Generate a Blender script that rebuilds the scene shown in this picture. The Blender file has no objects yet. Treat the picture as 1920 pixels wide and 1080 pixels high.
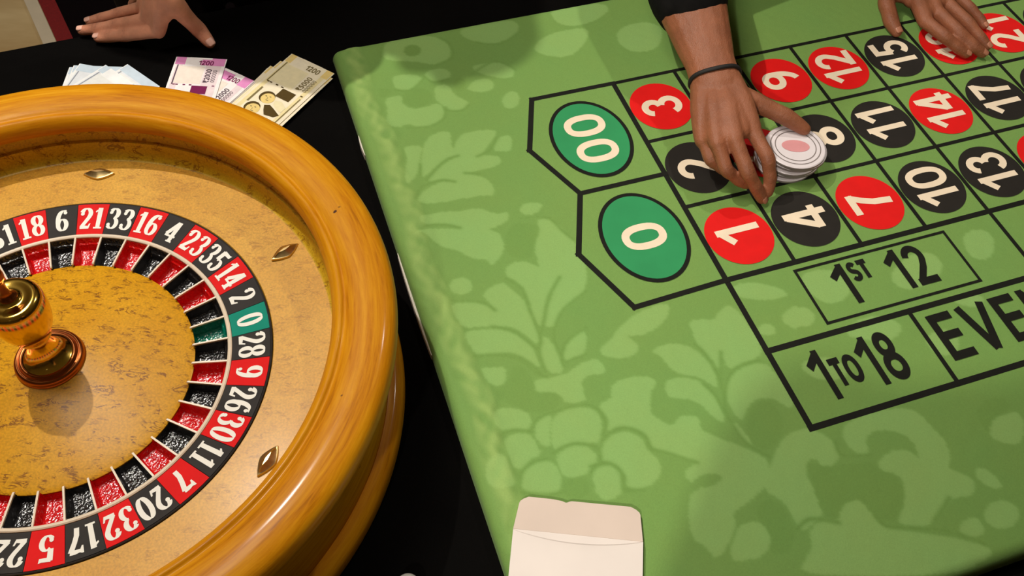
import bpy, bmesh, math, random
import numpy as np
from mathutils import Vector, Matrix
PI = math.pi
random.seed(7)
sc = bpy.context.scene
COL = sc.collection

# ------------------------------------------------------------------ camera, world, lamps, exposure
S = 0.85            # one table unit (the camera's height over the table) in metres
T = 0.76            # height of the green table top over the floor, metres
def W(u, v, z=0.0): return Vector((u*S, v*S, T + z*S))
FPX, PITCH, ROLL = 1781.8, 0.9398, 0.0558
cf = Vector((0, math.cos(PITCH), -math.sin(PITCH))); cu = Vector((0, math.sin(PITCH), math.cos(PITCH)))
cxv = Vector((math.cos(ROLL), 0, 0)) + math.sin(ROLL)*cu
cuv = -math.sin(ROLL)*Vector((1, 0, 0)) + math.cos(ROLL)*cu
cam_d = bpy.data.cameras.new('camera'); cam = bpy.data.objects.new('camera', cam_d); COL.objects.link(cam)
cam_d.sensor_width = 36.0; cam_d.lens = FPX/1920*36.0; cam_d.clip_start = 0.01
cam.matrix_world = Matrix(((cxv.x, cuv.x, -cf.x, 0), (cxv.y, cuv.y, -cf.y, 0), (cxv.z, cuv.z, -cf.z, T+S), (0, 0, 0, 1)))
sc.camera = cam
world = bpy.data.worlds.new('world'); sc.world = world; world.use_nodes = True
world.node_tree.nodes['Background'].inputs[0].default_value = (1.0, 0.86, 0.7, 1)
world.node_tree.nodes['Background'].inputs[1].default_value = 0.12
sc.view_settings.view_transform = 'Standard'; sc.view_settings.look = 'None'
sc.view_settings.exposure = 0.0; sc.view_settings.gamma = 1.0; sc.view_settings.use_curve_mapping = False
CEIL = T + 2.1*S
# ceiling lamps: (u, v, radius m, watts, warm colour, aim) - aim is the floor-plan point a narrow spotlight is turned to
LAMPS = [(-0.95, 1.38, 0.013, 20.0, (1.0, 0.94, 0.84), None),
         (0.80, 1.95, 0.03, 9.0, (1.0, 0.94, 0.84), None),
         (-0.55, -1.5, 0.04, 112.0, (1.0, 0.95, 0.86), (0.52, 0.68)),
         (-0.75, 0.85, 0.30, 10.0, (1.0, 0.94, 0.84), None)]  # broad fill lamp added over the wheel to even out its light

# ------------------------------------------------------------------ helpers
def lin(c):
    return tuple((x/255/12.92 if x/255 <= 0.04045 else ((x/255+0.055)/1.055)**2.4) for x in c)
class MB:
    def __init__(s): s.v = []; s.f = []
    def add(s, vs, fs):
        o = len(s.v); s.v += [Vector(p) for p in vs]; s.f += [tuple(i+o for i in f) for f in fs]
    def box(s, c, x, y, z):     # centre, three half axis vectors
        c = Vector(c); x, y, z = Vector(x), Vector(y), Vector(z)
        vs = [c+a*x+b*y+d*z for d in (-1, 1) for b in (-1, 1) for a in (-1, 1)]
        s.add(vs, [(0, 2, 3, 1), (4, 5, 7, 6), (0, 1, 5, 4), (2, 6, 7, 3), (0, 4, 6, 2), (1, 3, 7, 5)])
    def lathe(s, prof, c, n=128, closed=False):  # prof (r, z) in metres about centre c
        c = Vector(c); o = len(s.v); m = len(prof)
        for r, z in prof:
            for k in range(n):
                a = 2*PI*k/n; s.v.append(c+Vector((r*math.cos(a), r*math.sin(a), z)))
        for i in range(m-1):
            for k in range(n):
                k2 = (k+1) % n
                s.f.append((o+i*n+k, o+i*n+k2, o+(i+1)*n+k2, o+(i+1)*n+k))
def link(o): COL.objects.link(o); return o
def setp(o, label=None, cat=None, group=None, kind=None):
    if label: o['label'] = label
    if cat: o['category'] = cat
    if group: o['group'] = group
    if kind: o['kind'] = kind
    return o
def locof(o):
    p = Vector((0, 0, 0))
    while o is not None: p = p + o.location; o = o.parent
    return p
def obj(name, mb, mat, parent=None, at=None, smooth=False, label=None, cat=None, group=None, kind=None, auto=None):
    """one mesh object; mb holds world positions; its origin is `at` (or the parent's origin)"""
    base = locof(parent) if parent else Vector((0, 0, 0))
    org = Vector(at) if at is not None else base
    me = bpy.data.meshes.new(name)
    me.from_pydata([tuple(p-org) for p in mb.v], [], mb.f); me.update()
    if smooth: me.polygons.foreach_set('use_smooth', [True]*len(me.polygons))
    if auto: me.set_sharp_from_angle(angle=math.radians(auto))
    me.materials.append(mat)
    o = link(bpy.data.objects.new(name, me)); o.location = org-base
    if parent: o.parent = parent
    return setp(o, label, cat, group, kind)
def empty(name, at, label=None, cat=None, group=None, kind=None):
    o = link(bpy.data.objects.new(name, None)); o.location = Vector(at); o.empty_display_size = 0.05
    return setp(o, label, cat, group, kind)
def fix_normals(o):
    bm = bmesh.new(); bm.from_mesh(o.data); bmesh.ops.recalc_face_normals(bm, faces=bm.faces); bm.to_mesh(o.data); bm.free()
    return o
def bevel(o, w, seg=2):
    bm = bmesh.new(); bm.from_mesh(o.data)
    bmesh.ops.bevel(bm, geom=list(bm.edges), offset=w, segments=seg, affect='EDGES', profile=0.7)
    bm.to_mesh(o.data); bm.free(); return o

# ------------------------------------------------------------------ materials
class NT:
    def __init__(s, name):
        s.m = bpy.data.materials.new(name); s.m.use_nodes = True; s.t = s.m.node_tree
        s.b = s.t.nodes['Principled BSDF']
    def n(s, typ, **kw):
        n = s.t.nodes.new(typ)
        for k, v in kw.items(): setattr(n, k, v)
        return n
    def put(s, sock, v):
        if isinstance(v, bpy.types.NodeSocket): s.t.links.new(v, sock)
        elif v is not None: sock.default_value = v
    def math(s, op, a, b=None, c=None, clamp=False):
        n = s.n('ShaderNodeMath', operation=op, use_clamp=clamp); s.put(n.inputs[0], a)
        if b is not None: s.put(n.inputs[1], b)
        if c is not None: s.put(n.inputs[2], c)
        return n.outputs[0]
    def noise(s, vec=None, scale=5, detail=3, rough=0.5, dist=0.0):
        n = s.n('ShaderNodeTexNoise'); s.put(n.inputs['Vector'], vec); n.inputs['Scale'].default_value = scale
        n.inputs['Detail'].default_value = detail; n.inputs['Roughness'].default_value = rough; n.inputs['Distortion'].default_value = dist
        return n.outputs[0]
    def ramp(s, f, stops):
        n = s.n('ShaderNodeValToRGB'); s.put(n.inputs[0], f); e = n.color_ramp.elements
        while len(e) < len(stops): e.new(0.5)
        for i, (p, c) in enumerate(stops): e[i].position = p; e[i].color = (*c, 1) if len(c) == 3 else c
        return n.outputs[0]
    def mix(s, f, a, b, blend='MIX'):
        n = s.n('ShaderNodeMix', data_type='RGBA', blend_type=blend); s.put(n.inputs[0], f)
        s.put(n.inputs[6], (*a, 1) if isinstance(a, tuple) else a); s.put(n.inputs[7], (*b, 1) if isinstance(b, tuple) else b)
        return n.outputs[2]
    def obj(s): return s.n('ShaderNodeTexCoord').outputs['Object']
    def scale(s, vec, sc_):
        n = s.n('ShaderNodeMapping'); s.put(n.inputs[0], vec); n.inputs['Scale'].default_value = sc_; return n.outputs[0]
    def bump(s, h, strength=0.2, dist=0.001):
        n = s.n('ShaderNodeBump'); n.inputs['Strength'].default_value = strength; n.inputs['Distance'].default_value = dist
        s.put(n.inputs['Height'], h); s.put(s.b.inputs['Normal'], n.outputs[0])
    def fin(s, col, rough=0.5, metal=0.0, coat=0.0, spec=0.5, coat_rough=0.1):
        if isinstance(col, tuple): s.b.inputs['Base Color'].default_value = (*col, 1)
        else: s.put(s.b.inputs['Base Color'], col)
        s.put(s.b.inputs['Roughness'], rough); s.b.inputs['Metallic'].default_value = metal
        s.b.inputs['Coat Weight'].default_value = coat; s.b.inputs['Coat Roughness'].default_value = coat_rough
        s.b.inputs['Specular IOR Level'].default_value = spec
        return s.m
def plain(name, c, rough=0.5, metal=0.0, var=0.12, scale=60, spec=0.5, bump=0.0, coat=0.0):
    k = NT(name); n = k.noise(k.obj(), scale, 3)
    lo = tuple(x*(1-var) for x in c); hi = tuple(min(1, x*(1+var)) for x in c)
    if bump: k.bump(k.noise(k.obj(), scale*6, 3), bump, 0.0006)
    return k.fin(k.ramp(n, [(0.3, lo), (0.7, hi)]), rough, metal, coat, spec)

def mat_wood():
    k = NT('honey_wood'); co = k.obj(); sp = k.n('ShaderNodeSeparateXYZ'); k.put(sp.inputs[0], co)
    x, y, z = sp.outputs
    ang = k.math('ARCTAN2', y, x); r = k.math('SQRT', k.math('ADD', k.math('MULTIPLY', x, x), k.math('MULTIPLY', y, y)))
    cb = k.n('ShaderNodeCombineXYZ'); k.put(cb.inputs[0], k.math('MULTIPLY', ang, 1.3)); k.put(cb.inputs[1], k.math('MULTIPLY', r, 58)); k.put(cb.inputs[2], k.math('MULTIPLY', z, 58))
    g1 = k.noise(cb.outputs[0], 1.6, 5, 0.62, 0.7); g2 = k.noise(cb.outputs[0], 6.5, 4, 0.6, 0.6)
    f = k.math('MULTIPLY_ADD', g2, 0.35, k.math('MULTIPLY', g1, 0.65))
    col = k.ramp(f, [(0.30, lin((150, 84, 2))), (0.43, lin((196, 122, 6))), (0.56, lin((212, 142, 14))), (0.72, lin((226, 162, 34)))])
    ding = k.ramp(k.noise(co, 55, 2, 0.5), [(0.755, (0, 0, 0)), (0.775, (1, 1, 1))])
    col = k.mix(ding, col, lin((70, 34, 10)))
    k.bump(k.math('ADD', k.math('MULTIPLY', g2, 0.6), k.noise(co, 260, 2)), 0.22, 0.0007)
    return k.fin(col, 0.5, coat=0.13, coat_rough=0.13, spec=0.12)
def mat_burl(name, base, hi, dash, size=1.0, amt=0.7):
    k = NT(name); co = k.obj()
    n1 = k.noise(k.scale(co, (48*size, 150*size, 60)), 1.0, 3, 0.6, 1.6)
    band = k.math('ABSOLUTE', k.math('SUBTRACT', n1, 0.5))
    dashm = k.ramp(band, [(0.0, (1, 1, 1)), (0.026, (1, 1, 1)), (0.045, (0, 0, 0))])
    n2 = k.noise(k.scale(co, (60*size, 90*size, 60)), 1.0, 2, 0.5, 0.5)
    gate = k.ramp(n2, [(0.50, (0, 0, 0)), (0.60, (1, 1, 1))])
    soft = k.noise(co, 14*size, 4, 0.6)
    col = k.ramp(soft, [(0.3, base), (0.72, hi)])
    col = k.mix(k.math('MULTIPLY', k.math('MULTIPLY', dashm, gate), amt), col, dash)
    fine = k.ramp(k.noise(co, 520, 2), [(0.35, (0.82, 0.82, 0.82)), (0.65, (1.1, 1.1, 1.1))])
    col = k.mix(0.8, col, fine, 'MULTIPLY')
    k.bump(k.noise(co, 420, 2), 0.12, 0.0005)
    return k.fin(col, 0.45, coat=0.12, coat_rough=0.2, spec=0.3)
def mat_pocket(name, c):
    k = NT(name); co = k.obj()
    k.bump(k.noise(co, 380, 1.5, 0.5, 0.4), 1.0, 0.0011)
    col = k.ramp(k.noise(co, 200, 3), [(0.3, tuple(x*0.8 for x in c)), (0.7, tuple(min(1, x*1.1) for x in c))])
    return k.fin(col, 0.14, spec=0.9)
def mat_cloth():
    k = NT('green_damask'); co = k.obj(); at = k.n('ShaderNodeAttribute', attribute_name='damask')
    sp = k.n('ShaderNodeSeparateColor'); k.put(sp.inputs[0], at.outputs['Color'])
    big = k.noise(co, 9, 4, 0.6)
    dark = k.mix(big, lin((110, 154, 76)), lin((122, 154, 73)))
    light = k.mix(big, lin((138, 184, 106)), lin((148, 178, 97)))
    col = k.mix(sp.outputs[0], dark, light)
    col = k.mix(k.math('MULTIPLY', sp.outputs[1], 0.6), col, lin((164, 192, 108)))
    col = k.mix(0.35, col, k.ramp(k.noise(co, 700, 2), [(0.3, (0.86, 0.86, 0.86)), (0.7, (1.1, 1.1, 1.1))]), 'MULTIPLY')
    sm = k.ramp(k.noise(co, 160, 2), [(0.80, (0, 0, 0)), (0.82, (1, 1, 1))])
    col = k.mix(k.math('MULTIPLY', sm, 0.5), col, lin((60, 70, 30)))
    h = k.math('ADD', k.math('MULTIPLY', k.noise(co, 14, 3, 0.5), 6.0), k.noise(co, 900, 2))
    k.bump(h, 0.18, 0.0012)
    k.b.inputs['Sheen Weight'].default_value = 0.06
    return k.fin(col, 0.72, spec=0.25)
def mat_black_cloth():
    k = NT('black_table_cloth'); co = k.obj()
    sc_ = k.scale(co, (30, 260, 30))
    lint = k.math('MULTIPLY', k.ramp(k.noise(sc_, 1.0, 3, 0.55, 1.0), [(0.73, (0, 0, 0)), (0.78, (1, 1, 1))]), k.ramp(k.noise(co, 26, 2), [(0.62, (0, 0, 0)), (0.68, (1, 1, 1))]))
    col = k.mix(lint, k.mix(k.noise(co, 12, 3), (0.0022, 0.0019, 0.0018), (0.0045, 0.004, 0.0037)), (0.035, 0.033, 0.03))
    k.bump(k.noise(co, 1100, 2), 0.3, 0.0006)
    return k.fin(col, 0.95, spec=0.04)
def mat_skin(name, c, knuck):
    k = NT(name); co = k.obj(); at = k.n('ShaderNodeAttribute', attribute_name='knuckle')
    col = k.ramp(k.noise(co, 34, 4, 0.6), [(0.3, tuple(x*0.82 for x in c)), (0.72, tuple(min(1, x*1.12) for x in c))])
    col = k.mix(k.math('MULTIPLY', k.ramp(k.noise(co, 16, 2), [(0.5, (0, 0, 0)), (0.7, (1, 1, 1))]), 0.35), col, knuck)
    col = k.mix(k.math('MULTIPLY', at.outputs['Fac'], k.ramp(k.noise(co, 240, 3), [(0.3, (0.35, 0.35, 0.35)), (0.65, (1, 1, 1))])), col, tuple(x*0.72 for x in knuck))
    v = k.n('ShaderNodeTexVoronoi'); k.put(v.inputs['Vector'], co); v.inputs['Scale'].default_value = 900
    k.bump(k.math('ADD', v.outputs['Distance'], k.math('MULTIPLY', k.noise(k.scale(co, (260, 120, 260)), 1.0, 3), 2.5)), 0.35, 0.0007)
    k.b.inputs['Subsurface Weight'].default_value = 0.12; k.b.inputs['Subsurface Radius'].default_value = (0.004, 0.0015, 0.001)
    return k.fin(col, 0.5, spec=0.4)
def mat_emit(name, c, e):
    k = NT(name); k.b.inputs['Emission Color'].default_value = (*c, 1); k.b.inputs['Emission Strength'].default_value = e
    return k.fin((0.9, 0.88, 0.82), 0.5)

M = dict(
    wood=mat_wood(),
    apron=mat_burl('golden_burl', lin((206, 148, 40)), lin((220, 166, 58)), lin((150, 92, 16)), 1.0, 0.45),
    track=mat_burl('golden_burl_track', lin((196, 156, 26)), lin((210, 170, 40)), lin((120, 62, 14)), 0.9),
    cone=mat_burl('golden_burl_cone', lin((208, 146, 6)), lin((220, 160, 20)), lin((126, 72, 8)), 1.15, 0.85),
    red=plain('red_enamel', lin((226, 14, 14)), 0.6, var=0.05, spec=0.15), blk=plain('black_enamel', lin((50, 46, 44)), 0.6, var=0.15, spec=0.15),
    grn=plain('teal_enamel', lin((0, 138, 116)), 0.6, var=0.05, spec=0.15), white=plain('white_numeral', lin((240, 236, 226)), 0.45, var=0.03),
    pred=mat_pocket('red_pocket', lin((215, 18, 20))), pblk=mat_pocket('black_pocket', lin((34, 32, 33))), pgrn=mat_pocket('teal_pocket', lin((0, 110, 88))),
    ivory=plain('ivory_metal', lin((232, 214, 190)), 0.35, var=0.05, metal=0.0), brass=plain('polished_brass', lin((236, 196, 92)), 0.15, 1.0, var=0.06, scale=20),
    copper=plain('worn_copper', lin((176, 104, 58)), 0.28, 1.0, var=0.12), gold=plain('dull_gold', lin((206, 178, 124)), 0.33, 1.0, var=0.12, scale=200),
    cloth=mat_cloth(), blackcloth=mat_black_cloth(),
    ink=plain('black_print', lin((24, 24, 18)), 0.75, var=0.15, spec=0.2), pdisc_r=plain('red_print', lin((232, 24, 22)), 0.7, var=0.04, spec=0.2),
    pdisc_b=plain('charcoal_print', lin((40, 36, 32)), 0.75, var=0.08, spec=0.2), pdisc_g=plain('emerald_print', lin((52, 150, 92)), 0.7, var=0.06, scale=25, spec=0.2),
    cream=plain('cream_print', lin((248, 228, 200)), 0.75, var=0.04, spec=0.2),
    stripw=plain('white_edging', lin((236, 226, 214)), 0.3, var=0.08), dark=plain('dark_board', (0.01, 0.009, 0.008), 0.6),
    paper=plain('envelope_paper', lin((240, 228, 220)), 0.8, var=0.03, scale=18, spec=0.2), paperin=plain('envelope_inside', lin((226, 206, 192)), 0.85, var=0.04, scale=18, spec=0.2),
    skinA=mat_skin('skin_light_brown', lin((230, 160, 128)), lin((200, 122, 92))), skinB=mat_skin('skin_brown', lin((154, 94, 64)), lin((122, 68, 44))), skinC=mat_skin('skin_tan', lin((190, 128, 98)), lin((160, 96, 70))),
    nailA=plain('nail_pink', lin((244, 190, 170)), 0.35, var=0.03), nailB=plain('nail_tan', lin((184, 122, 94)), 0.35, var=0.03),
    fabric=plain('black_shirt', (0.010, 0.009, 0.009), 0.9, var=0.25, spec=0.1), trouser=plain('dark_trousers', (0.012, 0.008, 0.009), 0.9, var=0.2, spec=0.1),
    hair=plain('black_hair', (0.012, 0.01, 0.009), 0.5, var=0.3, scale=300), thread=plain('black_thread', (0.010, 0.008, 0.007), 0.7),
    eyew=plain('eye_white', (0.8, 0.78, 0.75), 0.2, var=0.01),
    chipw=plain('white_chip', lin((232, 222, 224)), 0.35, var=0.03), chipp=plain('pink_chip_centre', lin((222, 150, 152)), 0.4, var=0.05), chipg=plain('grey_chip_edge', lin((128, 116, 112)), 0.4, var=0.1),
    ball=plain('white_ball', lin((238, 234, 226)), 0.15, var=0.02),
    floor=None)
def mat_floor():
    k = NT('beige_floor'); co = k.obj()
    col = k.ramp(k.noise(k.scale(co, (3, 9, 3)), 1.0, 4, 0.6), [(0.3, lin((176, 146, 100))), (0.7, lin((206, 182, 136)))])
    return k.fin(col, 0.4)
M['floor'] = mat_floor()

# ------------------------------------------------------------------ glyphs (drawn from strokes)
def arc(cx, cy, rx, ry, a0, a1, n=16): return [(cx+rx*math.cos(math.radians(a0+(a1-a0)*i/n)), cy+ry*math.sin(math.radians(a0+(a1-a0)*i/n))) for i in range(n+1)]
def sup(cx, cy, rx, ry, e=2.5, n=32):
    r = []
    for i in range(n+1):
        t = 2*PI*i/n; c, s_ = math.cos(t), math.sin(t)
        r.append((cx+rx*math.copysign(abs(c)**(2/e), c), cy+ry*math.copysign(abs(s_)**(2/e), s_)))
    return r
w_ = 0.085
SANS = {
 '0': (0.66, [sup(0.33, 0.5, 0.245, 0.415, 2.4)]),
 '1': (0.50, [[(0.40, 0), (0.40, 1.0)], [(0.43, 0.93), (0.07, 0.68)]]),
 '2': (0.62, [arc(0.30, 0.70, 0.215, 0.215, 175, -25)+[(0.40, 0.44), (0.10, 0.09)], [(0.015, w_), (0.60, w_)]]),
 '3': (0.62, [arc(0.29, 0.725, 0.195, 0.195, 168, -80), arc(0.29, 0.295, 0.222, 0.215, 80, -168)]),
 '4': (0.66, [[(0.46, 0), (0.46, 1)], [(0.43, 0.93), (0.07, 0.30)], [(0.01, 0.27), (0.65, 0.27)]]),
 '5': (0.62, [[(0.10, 1-w_), (0.57, 1-w_)], [(0.185, 0.98), (0.14, 0.50)], arc(0.29, 0.32, 0.215, 0.235, 135, -150)]),
 '6': (0.62, [sup(0.31, 0.295, 0.22, 0.21, 2.1), arc(0.385, 0.40, 0.295, 0.515, 190, 100)]),
 '7': (0.60, [[(0.02, 1-w_), (0.59, 1-w_)], [(0.53, 0.93), (0.40, 0.70), (0.29, 0.42), (0.24, 0)]]),
 '8': (0.62, [sup(0.31, 0.73, 0.18, 0.185, 2.1), sup(0.31, 0.29, 0.222, 0.205, 2.1)]),
 'S': (0.60, [arc(0.29, 0.715, 0.20, 0.20, 30, 255)+arc(0.29, 0.29, 0.215, 0.205, 80, -155)]),
 'T': (0.58, [[(0.0, 1-w_), (0.58, 1-w_)], [(0.29, 0), (0.29, 1)]]),
 'O': (0.74, [sup(0.37, 0.5, 0.285, 0.415, 2.2)]),
 'E': (0.58, [[(w_, 0), (w_, 1)], [(w_, w_), (0.57, w_)], [(w_, 0.52), (0.53, 0.52)], [(w_, 1-w_), (0.56, 1-w_)]]),
 'V': (0.70, [[(0.07, 1), (0.35, 0.0)], [(0.63, 1), (0.35, 0.0)]]),
 'N': (0.66, [[(w_, 0), (w_, 1)], [(0.575, 0), (0.575, 1)], [(w_, 0.95), (0.575, 0.05)]]),
 'R': (0.62, [[(w_, 0), (w_, 1)], [(w_, 1-w_), (0.3, 1-w_)]+arc(0.32, 0.735, 0.2, 0.18, 90, -90)+[(w_, 0.555)], [(0.3, 0.52), (0.55, 0)]]),
 'r': (0.62, [[(0.02, 0.93), (0.6, 0.93)], [(0.02, 0.72), (0.6, 0.72)], [(0.05, 0.93), (0.25, 0.93)]+arc(0.24, 0.72, 0.2, 0.21, 90, -90)+[(0.06, 0.5)], [(0.1, 0.5), (0.5, 0.0)]]),
 ' ': (0.30, []),
}
SANS['9'] = (0.62, [[(0.62-x, 1-y) for x, y in st] for st in SANS['6'][1]])
SERIF = {
 '0': (0.50, [sup(0.25, 0.5, 0.17, 0.455, 2.1)], []),
 '1': (0.40, [[(0.21, 0.03), (0.21, 0.99)]], [[(0.04, 0), (0.38, 0), (0.38, 0.075), (0.04, 0.075)], [(0.03, 0.82), (0.2, 1.0), (0.2, 0.86), (0.05, 0.76)]]),
 '2': (0.50, [arc(0.245, 0.73, 0.165, 0.235, 165, -30)+[(0.34, 0.50), (0.22, 0.30), (0.08, 0.08)]], [[(0.03, 0), (0.40, 0), (0.46, 0.24), (0.40, 0.24), (0.36, 0.13), (0.20, 0.16), (0.03, 0.10)], arc(0.105, 0.72, 0.075, 0.085, 0, 330, 10)]),
 '3': (0.50, [arc(0.225, 0.745, 0.15, 0.22, 150, -85), arc(0.225, 0.275, 0.175, 0.24, 88, -150)], [arc(0.10, 0.78, 0.07, 0.08, 0, 330, 10), arc(0.085, 0.20, 0.075, 0.085, 0, 330, 10)]),
 '4': (0.50, [[(0.335, 0.03), (0.335, 0.98)], [(0.32, 0.95), (0.05, 0.33)]], [[(0.01, 0.235), (0.48, 0.235), (0.48, 0.325), (0.01, 0.325)], [(0.20, 0), (0.47, 0), (0.47, 0.07), (0.20, 0.07)]]),
 '5': (0.50, [[(0.11, 0.96), (0.10, 0.52)], arc(0.225, 0.30, 0.175, 0.265, 130, -150)], [[(0.08, 1.0), (0.36, 0.97), (0.44, 1.0), (0.42, 0.83), (0.08, 0.83)], arc(0.09, 0.20, 0.075, 0.085, 0, 330, 10)]),
 '6': (0.50, [sup(0.25, 0.295, 0.165, 0.26, 2.0), arc(0.32, 0.42, 0.235, 0.545, 190, 70)], [arc(0.38, 0.86, 0.07, 0.08, 0, 330, 10)]),
 '7': (0.48, [[(0.43, 0.9), (0.30, 0.55), (0.22, 0.30), (0.20, 0.01)]], [[(0.04, 1.0), (0.10, 1.0), (0.16, 0.96), (0.30, 0.99), (0.46, 0.98), (0.44, 0.83), (0.30, 0.82), (0.14, 0.84), (0.09, 0.72), (0.04, 0.72)]]),
 '8': (0.50, [sup(0.25, 0.745, 0.145, 0.215, 2.0), sup(0.25, 0.27, 0.17, 0.235, 2.0)], []),
}
SERIF['9'] = (0.50, [[(0.50-x, 1-y) for x, y in st] for st in SERIF['6'][1]], [[(0.50-x, 1-y) for x, y in st] for st in SERIF['6'][2]])
def ribbon(pts, width, contrast=None):
    """quads of a pen stroke along pts; contrast=(thin, thick) makes vertical runs heavier"""
    n = len(pts); vs = []; closed = n > 4 and math.dist(pts[0], pts[-1]) < 1e-6
    for i in range(n):
        a = pts[i-1] if i else (pts[-2] if closed else pts[0]); b = pts[i+1] if i < n-1 else (pts[1] if closed else pts[-1])
        dx, dy = b[0]-a[0], b[1]-a[1]; l = math.hypot(dx, dy) or 1; dx /= l; dy /= l
        w = width if contrast is None else contrast[0]+(contrast[1]-contrast[0])*abs(dy)**1.3
        vs += [(pts[i][0]-dy*w/2, pts[i][1]+dx*w/2), (pts[i][0]+dy*w/2, pts[i][1]-dx*w/2)]
    return vs, [(2*i, 2*i+1, 2*i+3, 2*i+2) for i in range(n-1)]
def text2d(s, font, h, track=0.10, xs=1.0, stroke=0.17, contrast=None, scale=None):
    """polygons of a line of text, centred on x=0, y=0 at mid height"""
    vs, fs, x = [], [], 0.0; lev = 0
    for i, ch in enumerate(s):
        lev = 0
        g = font[ch]; k = 1.0 if scale is None else scale[i][0]; dy = 0.0 if scale is None else scale[i][1]
        for st in g[1]:
            rv, rf = ribbon(st, stroke/k**0.5, contrast); o = len(vs)
            vs += [(x+px*k, dy+py*k, lev) for px, py in rv]; fs += [tuple(j+o for j in f) for f in rf]; lev += 1
        for pg in (g[2] if len(g) > 2 else []):
            o = len(vs); vs += [(x+px*k, dy+py*k, lev) for px, py in pg]; fs.append(tuple(range(o, o+len(pg)))); lev += 1
        x += (g[0]+track)*k
    x -= track
    return [((px-x/2)*h*xs, (py-0.5)*h, lv) for px, py, lv in vs], fs
def decal(name, v2, f2, fn, mat, parent, **kw):
    mb = MB(); mb.add([fn(x, y)+Vector((0, 0, 0.00006*lv)) for x, y, lv in v2], f2)
    return obj(name, mb, mat, parent, **kw)

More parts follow.
